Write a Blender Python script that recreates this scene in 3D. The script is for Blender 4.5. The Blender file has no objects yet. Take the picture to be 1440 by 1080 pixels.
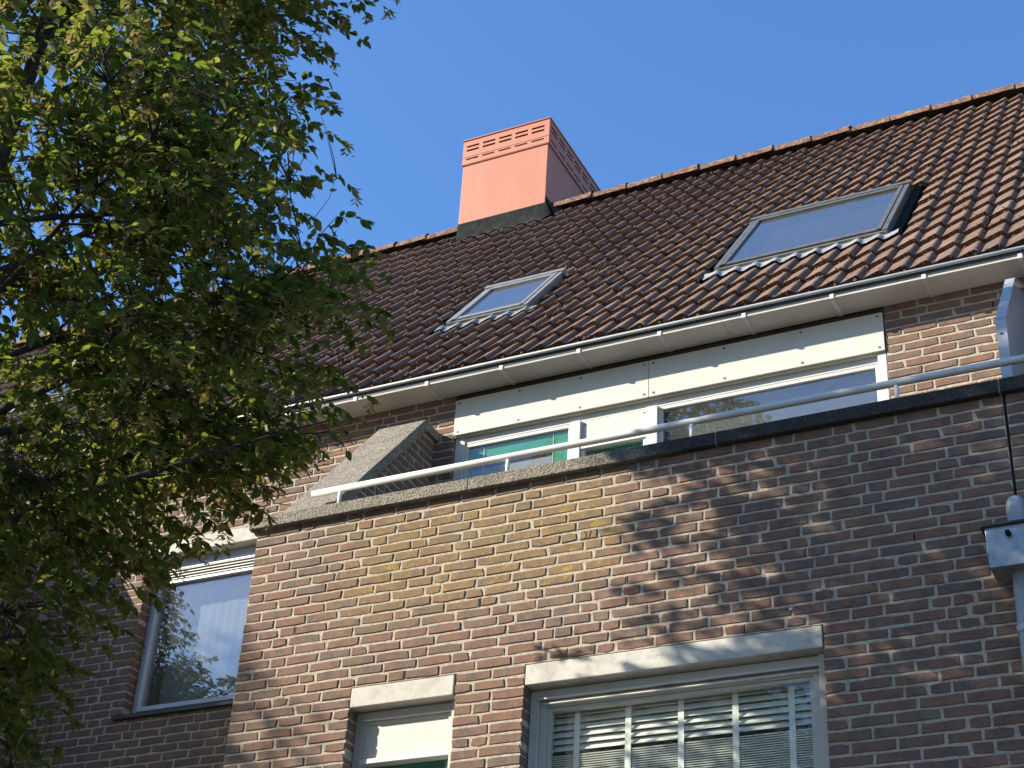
import bpy, bmesh, math, random
import numpy as np
from mathutils import Vector, Matrix

# ------------------------------------------------------------------ camera
SC = bpy.context.scene
COL = SC.collection
FPX, CAM = 2320.88, np.array([0.0, -7.473, 1.6])
YAW, PIT, ROL = math.radians(-27.808), math.radians(31.633), math.radians(3.586)
def cam_basis():
    cy, sy, cp, sp = math.cos(YAW), math.sin(YAW), math.cos(PIT), math.sin(PIT)
    f = np.array([sy*cp, cy*cp, sp]); r = np.array([cy, -sy, 0.0]); u = np.cross(r, f)
    cr, sr = math.cos(ROL), math.sin(ROL)
    return cr*r + sr*u, -sr*r + cr*u, f
CR, CU, CF = cam_basis()
cd = bpy.data.cameras.new('camera'); cam = bpy.data.objects.new('camera', cd); COL.objects.link(cam)
cd.sensor_width = 36.0; cd.lens = FPX/1440*36; cd.clip_end = 2000; cd.clip_start = 0.05
cam.matrix_world = Matrix(((CR[0], CU[0], -CF[0], CAM[0]), (CR[1], CU[1], -CF[1], CAM[1]),
                           (CR[2], CU[2], -CF[2], CAM[2]), (0, 0, 0, 1)))
SC.camera = cam
def proj(P):
    d = np.asarray(P, float) - CAM
    z = d @ CF
    return np.array([720 + FPX*(d @ CR)/z, 540 - FPX*(d @ CU)/z]), z
# ------------------------------------------------------------------ world, sun, exposure
SUNV = np.array([-1.54, -1.0, 0.95]); SUNV /= np.linalg.norm(SUNV)      # towards the sun
ELEV = math.asin(SUNV[2]); AZ = math.atan2(SUNV[0], SUNV[1])             # azimuth clockwise from +Y
w = bpy.data.worlds.new('World'); SC.world = w; w.use_nodes = True
nt = w.node_tree; bg = nt.nodes['Background']
sky = nt.nodes.new('ShaderNodeTexSky'); sky.sky_type = 'NISHITA'; sky.sun_disc = False
sky.sun_elevation = ELEV; sky.sun_rotation = AZ
sky.altitude = 0; sky.air_density = 1.3; sky.dust_density = 0.8; sky.ozone_density = 10.0
nt.links.new(sky.outputs[0], bg.inputs[0]); bg.inputs[1].default_value = 0.12
sd = bpy.data.lights.new('sun', 'SUN'); sd.energy = 5.0; sd.angle = math.radians(0.55); sd.color = (1.0, 0.91, 0.77)
sun = bpy.data.objects.new('sun', sd); COL.objects.link(sun)
sun.rotation_euler = Vector(SUNV).to_track_quat('Z', 'Y').to_euler(); sun.location = (-20, -15, 20)
SC.view_settings.view_transform = 'Standard'; SC.view_settings.look = 'None'
SC.view_settings.gamma = 1; SC.view_settings.use_curve_mapping = False
SC.view_settings.exposure = 1.18
SC.render.film_transparent = False
SC.cycles.max_bounces = 8; SC.cycles.transparent_max_bounces = 16

rng = random.Random(7)
# ------------------------------------------------------------------ materials
def nmat(name):
    m = bpy.data.materials.new(name); m.use_nodes = True
    return m, m.node_tree, m.node_tree.nodes['Principled BSDF']
def N(t, typ, **kw):
    n = t.nodes.new(typ)
    for k, v in kw.items():
        if k.startswith('i_'):
            key = k[2:]; key = int(key) if key.isdigit() else key
            n.inputs[key].default_value = v
        else: setattr(n, k, v)
    return n
def L(t, a, b): t.links.new(a, b)
def ramp(t, fac, stops, interp='LINEAR'):
    r = t.nodes.new('ShaderNodeValToRGB'); e = r.color_ramp.elements; r.color_ramp.interpolation = interp
    while len(e) < len(stops): e.new(0.5)
    for i, (p, c) in enumerate(stops):
        e[i].position = p; e[i].color = (*c, 1) if len(c) == 3 else c
    L(t, fac, r.inputs[0]); return r.outputs[0]
def mix(t, fac, a, b, blend='MIX'):
    m = t.nodes.new('ShaderNodeMix'); m.data_type = 'RGBA'; m.blend_type = blend
    for sock, v in ((m.inputs['Factor'], fac), (m.inputs[6], a), (m.inputs[7], b)):
        if hasattr(v, 'links'): L(t, v, sock)
        else: sock.default_value = v if isinstance(v, (int, float)) else (*v, 1)
    return m.outputs[2]
def mth(t, op, a, b=0.0, clamp=False):
    m = t.nodes.new('ShaderNodeMath'); m.operation = op; m.use_clamp = clamp
    for s, v in ((m.inputs[0], a), (m.inputs[1], b)):
        if hasattr(v, 'links'): L(t, v, s)
        else: s.default_value = v
    return m.outputs[0]
def noise(t, vec, scale, detail=4, rough=0.6, dist=0.0):
    n = N(t, 'ShaderNodeTexNoise'); n.inputs['Scale'].default_value = scale; n.inputs['Detail'].default_value = detail
    n.inputs['Roughness'].default_value = rough; n.inputs['Distortion'].default_value = dist
    if vec is not None: L(t, vec, n.inputs['Vector'])
    return n.outputs['Fac']
def bump(t, b, h, strength=0.5, dist=0.01):
    n = N(t, 'ShaderNodeBump'); n.inputs['Strength'].default_value = strength; n.inputs['Distance'].default_value = dist
    L(t, h, n.inputs['Height']); L(t, n.outputs[0], b.inputs['Normal'])
def wpos(t): return N(t, 'ShaderNodeNewGeometry').outputs['Position']
def maprange(t, v, a, b, c=0.0, d=1.0, smooth=False):
    m = N(t, 'ShaderNodeMapRange'); m.clamp = True
    if smooth: m.interpolation_type = 'SMOOTHSTEP'
    L(t, v, m.inputs[0])
    for i, x in enumerate((a, b, c, d)): m.inputs[i+1].default_value = x
    return m.outputs[0]

def rnd_src(t, kind):
    a = N(t, 'ShaderNodeAttribute'); a.attribute_name = 'rnd'; a.attribute_type = 'OBJECT' if kind == 'obj' else 'GEOMETRY'
    return a.outputs['Fac']

def mat_brick(kind, lichen):
    m, t, b = nmat('brick_%s_%s' % (kind, 'l' if lichen else 'p'))
    pos = wpos(t); r = rnd_src(t, kind)
    base = ramp(t, r, [(0.0, (0.161, 0.088, 0.064)), (.18, (0.182, 0.102, 0.072)), (.36, (0.133, 0.086, 0.065)), (.52, (0.165, 0.107, 0.079)),
                       (.66, (0.122, 0.094, 0.079)), (.80, (0.149, 0.096, 0.068)), (.92, (0.206, 0.105, 0.067)), (1.0, (0.110, 0.083, 0.075))])
    # offset the noise per brick so that no mottle runs across joints
    comb = N(t, 'ShaderNodeVectorMath', operation='ADD'); L(t, pos, comb.inputs[0])
    sc = N(t, 'ShaderNodeVectorMath', operation='SCALE'); sc.inputs[0].default_value = (37.1, 11.7, 23.3); L(t, r, sc.inputs['Scale'])
    L(t, sc.outputs[0], comb.inputs[1]); pv = comb.outputs[0]
    n1 = noise(t, pv, 13, 3, .6); n2 = noise(t, pv, 55, 5, .7); n3 = noise(t, pv, 210, 3, .7)
    c = mix(t, mth(t, 'MULTIPLY', maprange(t, n1, .40, .70), .8), base, (0.194, 0.119, 0.079))
    c = mix(t, mth(t, 'MULTIPLY', maprange(t, n1, .52, .30), .65), c, (0.095, 0.079, 0.075))
    c = mix(t, mth(t, 'MULTIPLY', maprange(t, n2, .50, .75), .45), c, (0.275, 0.191, 0.134))
    c = mix(t, mth(t, 'MULTIPLY', maprange(t, n2, .42, .25), .6), c, (0.068, 0.049, 0.043))
    c = mix(t, mth(t, 'MULTIPLY', maprange(t, n3, .64, .72), .35), c, (0.322, 0.261, 0.195))
    c = mix(t, mth(t, 'MULTIPLY', maprange(t, n3, .36, .28), .6), c, (0.044, 0.034, 0.031))
    if lichen:
        sx = N(t, 'ShaderNodeSeparateXYZ'); L(t, pos, sx.inputs[0])
        mx = mth(t, 'MULTIPLY', maprange(t, sx.outputs[0], -5.3, -4.6, smooth=True), maprange(t, sx.outputs[0], -2.95, -3.45, smooth=True))
        mz = mth(t, 'MULTIPLY', maprange(t, sx.outputs[2], 5.22, 5.62, smooth=True), maprange(t, sx.outputs[2], 6.12, 5.93, smooth=True))
        area = mth(t, 'MULTIPLY', mx, mz)
        ln = noise(t, pos, 5.5, 5, .65); lb = noise(t, pv, 22, 4, .7)
        lm = mth(t, 'MULTIPLY', area, mth(t, 'ADD', maprange(t, ln, .34, .58), mth(t, 'MULTIPLY', r, .40)), True)
        lm = mth(t, 'MULTIPLY', lm, maprange(t, lb, .32, .62, .25, 1.0), True)
        c = mix(t, mth(t, 'MULTIPLY', mth(t, 'MULTIPLY', lm, maprange(t, n2, .34, .58, .35, 1.0)), .70), c, (.265, .195, .055))
        hot = mth(t, 'MULTIPLY', area, maprange(t, noise(t, pv, 9, 4, .7), .56, .67))
        c = mix(t, mth(t, 'MULTIPLY', mth(t, 'MULTIPLY', hot, maprange(t, n2, .40, .60)), .75), c, (.48, .30, .02))
        # pale lime bloom here and there
        bl = maprange(t, noise(t, pos, 2.3, 4, .6), .58, .74)
        c = mix(t, mth(t, 'MULTIPLY', bl, .28), c, (.36, .31, .27))
    L(t, c, b.inputs['Base Color']); b.inputs['Roughness'].default_value = .9
    b.inputs['Specular IOR Level'].default_value = .25
    h = mth(t, 'ADD', mth(t, 'MULTIPLY', n2, .6), mth(t, 'MULTIPLY', n3, .5))
    bump(t, b, h, .75, .006)
    return m
M = {}
for k in ('obj', 'geo'):
    M['brick_'+k] = mat_brick(k, True); M['brickp_'+k] = mat_brick(k, False)

def mat_simple(name, stops, scale, rough=.8, bumps=(.4, .004), spec=.3, metallic=0.0, detail=5, extra=None):
    m, t, b = nmat(name); pos = wpos(t)
    n = noise(t, pos, scale, detail, .65)
    c = ramp(t, n, stops)
    if extra: c = extra(t, pos, c)
    L(t, c, b.inputs['Base Color']); b.inputs['Roughness'].default_value = rough
    b.inputs['Specular IOR Level'].default_value = spec; b.inputs['Metallic'].default_value = metallic
    if bumps: bump(t, b, n, *bumps)
    M[name] = m; return m
def speck(scale, lo, hi, col, amt):
    def f(t, pos, c):
        n = noise(t, pos, scale, 3, .6)
        return mix(t, mth(t, 'MULTIPLY', maprange(t, n, lo, hi), amt), c, col)
    return f
def streak(t, pos, c):
    mp = N(t, 'ShaderNodeVectorMath', operation='MULTIPLY'); L(t, pos, mp.inputs[0]); mp.inputs[1].default_value = (14, 14, 1.2)
    n = noise(t, mp.outputs[0], 1.0, 5, .65)
    return mix(t, mth(t, 'MULTIPLY', maprange(t, n, .50, .72), .13), c, (.36, .33, .25))
def chain(*fs):
    def f(t, pos, c):
        for g in fs: c = g(t, pos, c)
        return c
    return f
mat_simple('mortar', [(.25, (0.241, 0.206, 0.159)), (.5, (0.387, 0.340, 0.262)), (.75, (0.473, 0.417, 0.327))], 42, .95, (.9, .008), .2,
           extra=chain(speck(5, .60, .75, (0.258, 0.237, 0.206), .5), speck(260, .60, .70, (0.215, 0.189, 0.155), .6)))
# exposed aggregate concrete of copings
m, t, b = nmat('aggregate'); pos = wpos(t)
vo = N(t, 'ShaderNodeTexVoronoi'); vo.inputs['Scale'].default_value = 85; L(t, pos, vo.inputs['Vector'])
n1 = noise(t, pos, 6, 4, .65); n2 = noise(t, pos, 160, 4, .7)
c = ramp(t, vo.outputs['Distance'], [(0.0, (0.409, 0.372, 0.298)), (.35, (0.322, 0.288, 0.229)), (.62, (0.167, 0.149, 0.121))])
sep = N(t, 'ShaderNodeSeparateColor'); L(t, vo.outputs['Color'], sep.inputs[0])
c = mix(t, maprange(t, sep.outputs[0], .45, 1.0), c, (0.161, 0.143, 0.115))
c = mix(t, mth(t, 'MULTIPLY', maprange(t, sep.outputs[1], .88, .93), .6), c, (0.347, 0.329, 0.279))
c = mix(t, mth(t, 'MULTIPLY', maprange(t, n1, .45, .75), .45), c, (0.081, 0.074, 0.059))
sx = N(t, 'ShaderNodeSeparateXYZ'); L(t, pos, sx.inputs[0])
al = mth(t, 'MULTIPLY', maprange(t, mth(t, 'ADD', sx.outputs[0], mth(t, 'MULTIPLY', n1, 1.2)), -2.9, -2.2), maprange(t, sx.outputs[1], .6, .3))  # right end of the coping blackened: algae stain plus shade painted into the colour
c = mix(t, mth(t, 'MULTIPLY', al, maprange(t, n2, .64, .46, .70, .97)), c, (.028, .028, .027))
L(t, c, b.inputs['Base Color']); b.inputs['Roughness'].default_value = .95; b.inputs['Specular IOR Level'].default_value = .2
bump(t, b, mth(t, 'ADD', vo.outputs['Distance'], n2), .8, .008); M['aggregate'] = m

mat_simple('lintel', [(.25, (0.328, 0.307, 0.254)), (.5, (0.471, 0.451, 0.389)), (.75, (0.533, 0.517, 0.459))], 9, .9, (.3, .004), .2,
           extra=chain(speck(95, .64, .70, (0.107, 0.098, 0.082), .75), speck(240, .60, .70, (0.295, 0.271, 0.230), .5), speck(3, .58, .72, (0.295, 0.279, 0.246), .5)))
def tilemat(kind):
    m, t, b = nmat('tile_'+kind); pos = wpos(t); r = rnd_src(t, kind)
    n1 = noise(t, pos, 4, 4, .65); n2 = noise(t, pos, 38, 5, .75); n3 = noise(t, pos, 150, 3, .7)
    c = ramp(t, r, [(0, (0.142, 0.095, 0.074)), (.3, (0.176, 0.119, 0.093)), (.6, (0.152, 0.109, 0.089)), (.85, (0.204, 0.142, 0.112)), (1, (0.128, 0.091, 0.076))])
    c = mix(t, mth(t, 'MULTIPLY', maprange(t, n2, .50, .68), .55), c, (0.062, 0.043, 0.034))
    c = mix(t, mth(t, 'MULTIPLY', maprange(t, n1, .50, .70), .6), c, (0.257, 0.185, 0.138))
    c = mix(t, mth(t, 'MULTIPLY', maprange(t, n3, .63, .70), .6), c, (0.342, 0.294, 0.228))
    c = mix(t, mth(t, 'MULTIPLY', maprange(t, n3, .37, .28), .7), c, (0.038, 0.028, 0.024))
    c = mix(t, mth(t, 'MULTIPLY', maprange(t, noise(t, pos, 2.1, 3, .6), .60, .72), .45), c, (0.190, 0.157, 0.057))
    L(t, c, b.inputs['Base Color']); b.inputs['Roughness'].default_value = 1.0; b.inputs['Specular IOR Level'].default_value = .05
    bump(t, b, mth(t, 'ADD', n2, mth(t, 'MULTIPLY', n3, .6)), .8, .010)
    return m
M['tile_obj'] = tilemat('obj'); M['tile_geo'] = tilemat('geo')
mat_simple('ridge', [(.30, (.05, .032, .024)), (.45, (.16, .085, .058)), (.58, (.25, .155, .11)), (.75, (.36, .31, .22))], 24, .95, (.9, .015), .2,
           extra=chain(speck(48, .50, .62, (.06, .045, .036), .85), speck(9, .62, .70, (.44, .33, .06), .6)))
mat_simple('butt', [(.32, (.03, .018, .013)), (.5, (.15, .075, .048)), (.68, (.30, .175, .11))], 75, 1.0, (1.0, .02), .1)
mat_simple('moss', [(.3, (.03, .022, .014)), (.5, (.085, .058, .040)), (.62, (.13, .092, .062)), (.75, (.13, .11, .05))], 30, 1.0, (.8, .01), .1)
mat_simple('zinc', [(.3, (.17, .185, .20)), (.5, (.27, .285, .30)), (.7, (.40, .415, .425))], 9, .42, (.1, .003), .5, .55,
           extra=speck(2.2, .52, .66, (.13, .155, .20), .6))
mat_simple('zinc_dark', [(.3, (.018, .022, .022)), (.7, (.04, .046, .045))], 14, .5, None, .5, .2)
mat_simple('zinc_bead', [(.3, (.38, .39, .38)), (.7, (.50, .51, .49))], 14, .5, None, .5, .2)
mat_simple('soffit', [(.3, (.40, .385, .35)), (.55, (.47, .455, .415)), (.8, (.52, .51, .47))], 3, .75, None, .3,
           extra=speck(22, .60, .75, (.33, .31, .28), .35))
mat_simple('strap', [(.3, (.44, .44, .42)), (.7, (.60, .60, .58))], 30, .55, None, .4, .2)
mat_simple('white_paint', [(.3, (0.487, 0.483, 0.445)), (.7, (0.546, 0.542, 0.504))], 5, .55, None, .4, extra=speck(40, .66, .8, (0.462, 0.445, 0.395), .35))
mat_simple('panel_white', [(.3, (0.487, 0.475, 0.403)), (.7, (0.529, 0.517, 0.445))], 3, .6, None, .35, extra=chain(speck(18, .62, .8, (0.504, 0.479, 0.403), .3), streak))
mat_simple('cream_paint', [(.3, (0.386, 0.374, 0.311)), (.7, (0.454, 0.437, 0.370))], 6, .5, None, .4, extra=speck(50, .66, .8, (0.353, 0.336, 0.286), .4))
mat_simple('alu', [(.3, (0.336, 0.344, 0.353)), (.7, (0.437, 0.445, 0.454))], 6, .45, None, .5, .3)
mat_simple('rail_paint', [(.3, (0.521, 0.521, 0.487)), (.7, (0.622, 0.622, 0.580))], 9, .5, None, .4, extra=speck(45, .63, .75, (0.319, 0.319, 0.294), .5))
mat_simple('salmon', [(.3, (0.386, 0.134, 0.071)), (.7, (0.420, 0.150, 0.081))], 2.2, .5, None, .4, extra=chain(speck(7, .60, .8, (0.361, 0.134, 0.080), .4), streak))
mat_simple('lead_dark', [(.3, (.010, .011, .011)), (.62, (.022, .024, .023)), (.9, (.09, .095, .085))], 11, .9, (.8, .02), .08)
mat_simple('lead_pale', [(.3, (.17, .175, .18)), (.7, (.33, .335, .335))], 16, .6, (.4, .01), .4, .2)
mat_simple('lead_mid', [(.3, (.12, .125, .13)), (.7, (.24, .245, .25))], 16, .6, (.4, .01), .4, .2)
mat_simple('velux', [(.3, (.085, .085, .075)), (.7, (.145, .143, .128))], 12, .45, None, .5, .3, extra=speck(60, .62, .75, (.24, .235, .20), .4))
mat_simple('velux_pale', [(.3, (.19, .19, .175)), (.7, (.27, .265, .245))], 12, .45, None, .5, .3)
mat_simple('dark_gap', [(.3, (.015, .013, .012)), (.7, (.03, .026, .022))], 8, .9, None, .2)
mat_simple('sealant', [(.3, (.018, .017, .016)), (.7, (.05, .048, .045))], 30, .9, (.8, .01), .2)
mat_simple('brown_wood', [(.3, (.045, .028, .02)), (.7, (.08, .05, .035))], 12, .8, None, .2)
mat_simple('green_cloth', [(.3, (.016, .20, .13)), (.7, (.022, .25, .165))], 6, .8, None, .2)
mat_simple('grey_blind', [(.3, (.11, .11, .105)), (.7, (.16, .16, .15))], 3, .9, None, .2)
mat_simple('net_curtain', [(.3, (.20, .205, .20)), (.7, (.27, .275, .27))], 3, .9, None, .2)
mat_simple('interior', [(.3, (.22, .22, .20)), (.7, (.30, .29, .27))], 1.5, .9, None, .2)
mat_simple('slat_paint', [(.3, (.74, .74, .66)), (.7, (.80, .80, .73))], 4, .45, None, .4)
mat_simple('terrace', [(.3, (.14, .135, .13)), (.7, (.22, .215, .20))], 8, .9, None, .2)
mat_simple('screw', [(.3, (.10, .10, .10)), (.7, (.22, .22, .21))], 40, .5, None, .4, .4)
mat_simple('grey_plastic', [(.3, (.24, .255, .27)), (.7, (.34, .35, .355))], 11, .5, None, .4, extra=speck(4, .52, .64, (.46, .45, .40), .5))
# ground paving
m, t, b = nmat('paving'); pos = wpos(t)
bt = N(t, 'ShaderNodeTexBrick'); L(t, pos, bt.inputs['Vector']); bt.inputs['Scale'].default_value = 5
bt.inputs['Color1'].default_value = (.13, .115, .10, 1); bt.inputs['Color2'].default_value = (.17, .15, .13, 1); bt.inputs['Mortar'].default_value = (.07, .065, .06, 1)
L(t, mix(t, .5, bt.outputs[0], ramp(t, noise(t, pos, 3), [(.3, (.10, .09, .08)), (.7, (.18, .16, .14))])), b.inputs['Base Color']); b.inputs['Roughness'].default_value = .9
M['paving'] = m
# glass: clear pane with Fresnel mirror
def glassmat(name, ior, tint, boost=0.0, haze=0.0):
    m = bpy.data.materials.new(name); m.use_nodes = True; t = m.node_tree; t.nodes.clear()
    out = N(t, 'ShaderNodeOutputMaterial'); tr = N(t, 'ShaderNodeBsdfTransparent'); tr.inputs[0].default_value = (*tint, 1)
    gl = N(t, 'ShaderNodeBsdfGlossy'); gl.inputs['Roughness'].default_value = 0.004; gl.inputs[0].default_value = (.95, .97, 1, 1)
    lw_ = N(t, 'ShaderNodeLayerWeight'); fr_ = mth(t, 'POWER', lw_.outputs['Facing'], 5.0)
    fr_ = mth(t, 'ADD', ior, mth(t, 'MULTIPLY', fr_, 1-ior))
    geo = wpos(t)
    nb = N(t, 'ShaderNodeBump'); nb.inputs['Strength'].default_value = .05; nb.inputs['Distance'].default_value = .004
    L(t, noise(t, geo, 2.2, 1, .5), nb.inputs['Height']); L(t, nb.outputs[0], gl.inputs['Normal'])
    mx = N(t, 'ShaderNodeMixShader'); L(t, mth(t, 'ADD', fr_, boost, True), mx.inputs[0]); L(t, tr.outputs[0], mx.inputs[1]); L(t, gl.outputs[0], mx.inputs[2])
    last = mx.outputs[0]
    if haze:
        df = N(t, 'ShaderNodeBsdfDiffuse'); df.inputs[0].default_value = (.6, .6, .58, 1)
        m2 = N(t, 'ShaderNodeMixShader'); L(t, maprange(t, noise(t, geo, 90, 4, .7), .45, .85, haze*.4, haze*2.2), m2.inputs[0])
        L(t, last, m2.inputs[1]); L(t, df.outputs[0], m2.inputs[2]); last = m2.outputs[0]
    L(t, last, out.inputs[0]); M[name] = m
glassmat('glass', .045, (.95, .97, .96), .0, .025)
glassmat('glass_sky', .09, (.84, .87, .87), .02, .05)
# foliage
def leafmat(kind):
    m = bpy.data.materials.new('leaf_'+kind); m.use_nodes = True; t = m.node_tree; b = t.nodes['Principled BSDF']; out = t.nodes['Material Output']
    r = rnd_src(t, kind)
    c = ramp(t, r, [(0, (0.045, 0.064, 0.014)), (.35, (0.067, 0.088, 0.019)), (.7, (0.093, 0.112, 0.026)), (.93, (0.129, 0.133, 0.034)), (1, (0.206, 0.163, 0.043))])
    tc = ramp(t, r, [(0, (0.129, 0.189, 0.022)), (.6, (0.215, 0.284, 0.034)), (1, (0.361, 0.327, 0.069))])
    L(t, c, b.inputs['Base Color']); b.inputs['Roughness'].default_value = .5; b.inputs['Specular IOR Level'].default_value = .30
    tr = N(t, 'ShaderNodeBsdfTranslucent'); L(t, tc, tr.inputs[0])
    mx = N(t, 'ShaderNodeMixShader'); mx.inputs[0].default_value = .46
    L(t, b.outputs[0], mx.inputs[1]); L(t, tr.outputs[0], mx.inputs[2]); L(t, mx.outputs[0], out.inputs[0])
    return m
M['leaf_obj'] = leafmat('obj'); M['leaf_geo'] = leafmat('geo')
m = bpy.data.materials.new('fruit'); m.use_nodes = True; t = m.node_tree; b = t.nodes['Principled BSDF']
r = rnd_src(t, 'geo'); L(t, ramp(t, r, [(0, (.16, .15, .04)), (.5, (.28, .21, .07)), (1, (.36, .24, .10))]), b.inputs['Base Color']); b.inputs['Roughness'].default_value = .7
tr = N(t, 'ShaderNodeBsdfTranslucent'); tr.inputs[0].default_value = (.40, .32, .10, 1); mx = N(t, 'ShaderNodeMixShader'); mx.inputs[0].default_value = .35
L(t, b.outputs[0], mx.inputs[1]); L(t, tr.outputs[0], mx.inputs[2]); L(t, mx.outputs[0], t.nodes['Material Output'].inputs[0]); M['fruit'] = m
mat_simple('bark', [(.3, (.030, .026, .022)), (.55, (.060, .053, .045)), (.8, (.095, .088, .075))], 30, .95, (.8, .01), .2)

# ------------------------------------------------------------------ mesh helpers
class MB:
    def __init__(s): s.v = []; s.f = []; s.a = []; s.sm = []
    def add(s, verts, faces, rnd=0.5, smooth=False):
        o = len(s.v); s.v.extend([tuple(x) for x in verts]); s.f.extend([tuple(i+o for i in f) for f in faces])
        s.a.extend([rnd]*len(verts)); s.sm.extend([smooth]*len(faces)); return s
    def box(s, x0, x1, y0, y1, z0, z1, rnd=.5):
        v = [(x, y, z) for z in (z0, z1) for y in (y0, y1) for x in (x0, x1)]
        return s.add(v, [(0,2,3,1),(4,5,7,6),(0,1,5,4),(2,6,7,3),(0,4,6,2),(1,3,7,5)], rnd)
    def tube(s, pts, rad, n=10, cap=True, rnd=.5):
        pts = [np.array(p, float) for p in pts]; k = len(pts)
        rad = rad if hasattr(rad, '__len__') else [rad]*k
        vs = []; fs = []; ref = None
        for i, p in enumerate(pts):
            d = pts[min(i+1, k-1)] - pts[max(i-1, 0)]; d = d/ (np.linalg.norm(d)+1e-9)
            if ref is None or abs(ref @ d) > .98:
                ref = np.array([0, 0, 1.0]) if abs(d[2]) < .9 else np.array([1.0, 0, 0])
            a = np.cross(d, ref); a /= np.linalg.norm(a); b2 = np.cross(d, a); ref = np.cross(a, d)
            for j in range(n):
                g = 2*math.pi*j/n; vs.append(p + rad[i]*(math.cos(g)*a + math.sin(g)*b2))
        for i in range(k-1):
            for j in range(n):
                j2 = (j+1) % n; fs.append((i*n+j, i*n+j2, (i+1)*n+j2, (i+1)*n+j))
        s.add(vs, fs, rnd, True)
        if cap:
            o = len(s.v) - len(vs)
            s.f.append(tuple(o+j for j in range(n))); s.f.append(tuple(o+(k-1)*n+j for j in range(n))[::-1]); s.sm += [False, False]
        return s
    def prism(s, poly, x0, x1, rnd=.5):           # poly in (y, z), extruded along x
        n = len(poly); v = [(x0, y, z) for y, z in poly] + [(x1, y, z) for y, z in poly]
        f = [tuple(range(n)), tuple(range(2*n-1, n-1, -1))] + [(i, (i+1) % n + 0, n+(i+1) % n, n+i)[::-1] for i in range(n)]
        return s.add(v, f, rnd)
    def mesh(s, name, mat, attr=False):
        me = bpy.data.meshes.new(name); me.from_pydata(s.v, [], s.f)
        me.polygons.foreach_set('use_smooth', s.sm)
        if attr:
            a = me.attributes.new('rnd', 'FLOAT', 'POINT'); a.data.foreach_set('value', s.a)
        if mat: me.materials.append(M[mat])
        me.update(); return me
    def obj(s, name, mat, parent=None, attr=False, bevel=0, fix=True):
        me = s.mesh(name, mat, attr)
        if fix:
            bm = bmesh.new(); bm.from_mesh(me); bmesh.ops.recalc_face_normals(bm, faces=bm.faces); bm.to_mesh(me); bm.free()
        o = bpy.data.objects.new(name, me); COL.objects.link(o)
        if parent: o.parent = parent
        if bevel:
            md = o.modifiers.new('bevel', 'BEVEL'); md.width = bevel; md.segments = 2; md.limit_method = 'ANGLE'
        return o
def empty(name, loc=(0, 0, 0), parent=None):
    o = bpy.data.objects.new(name, None); COL.objects.link(o); o.location = loc
    if parent: o.parent = parent
    return o
def tag(o, label=None, cat=None, group=None, kind=None):
    for k, v in (('label', label), ('category', cat), ('group', group), ('kind', kind)):
        if v: o[k] = v
    return o
def inst(name, me, parent, mw, rnd=None):
    o = bpy.data.objects.new(name, me); COL.objects.link(o)
    if parent: o.parent = parent
    o.matrix_local = mw
    if rnd is not None: o['rnd'] = rnd
    return o

# ------------------------------------------------------------------ dimensions
ZT, PC = 6.1129, 0.0625           # top bed joint, course height
D = 1.3352                        # depth of the upper wall behind the front wall
XL = -5.655                       # left corner of the front bay
RET = -8.53                       # side wall of the next bay
TH = math.radians(49.5); RY, RZ = 1.2, 7.84
CT, ST = math.cos(TH), math.sin(TH)
def roof(x, u, n=0.0): return (x, RY + u*CT - n*ST, RZ + u*ST + n*CT)
URIDGE = 6.0

# ------------------------------------------------------------------ ground
g = MB(); g.add([(-400, -400, 0), (400, -400, 0), (400, 400, 0), (-400, 400, 0)], [(0, 1, 2, 3)])
tag(g.obj('pavement', 'paving'), kind='structure')

# ------------------------------------------------------------------ house root
house = empty('brick_house', (-4, 0, 0))
tag(house, 'brown brick terraced house with tiled roof, roof terrace and salmon chimney', 'house')
INV = Matrix.Translation((4, 0, 0))
def hp(o):                         # parent to the house while keeping world placement
    o.parent = house; o.matrix_parent_inverse = INV; return o

# bricks --------------------------------------------------------------
def brick_variant(length, seed):
    r = random.Random(seed); H = PC - .0115; dp = .10
    hx, hz = length/2, H/2
    nx = 4 if length > .15 else 3
    ring = []
    for i in range(nx): ring.append((-hx + 2*hx*i/(nx-1), -hz))
    for i in range(nx): ring.append((hx - 2*hx*i/(nx-1), hz))
    out = []
    for (x, z) in ring:
        cx = abs(abs(x)-hx) < 1e-6
        jx = r.uniform(-.0034, .0022) * (1 if x > 0 else -1) if cx else r.uniform(-.008, .008)
        jz = r.uniform(-.0034, .0022) * (1 if z > 0 else -1)
        if cx and r.random() < .28: jx -= math.copysign(.006, x); jz -= math.copysign(.005, z)
        out.append((x+jx, z+jz))
    n = len(out); ins = .0035
    v = [(x - math.copysign(ins if abs(abs(x)-hx) < .012 else 0, x), r.uniform(-.0008, .0008), z - math.copysign(ins, z)) for x, z in out]
    v += [(x, .0038, z) for x, z in out] + [(x, dp, z) for x, z in out]
    f = [tuple(range(n))]
    for k in (0, 1):
        for i in range(n):
            j = (i+1) % n; f.append((k*n+i, (k+1)*n+i, (k+1)*n+j, k*n+j))
    mb = MB(); mb.add(v, f); return mb
SLEN, HLEN, JT = .2224, .1120, .012
STR = [brick_variant(SLEN-JT, 100+i) for i in range(9)]
HDR = [brick_variant(HLEN-JT, 200+i) for i in range(6)]
STR_M = {}; HDR_M = {}
def bmeshes(mat):
    if mat not in STR_M:
        STR_M[mat] = [v.mesh('brick', mat) for v in STR]; HDR_M[mat] = [v.mesh('brick', mat) for v in HDR]
    return STR_M[mat], HDR_M[mat]

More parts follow.
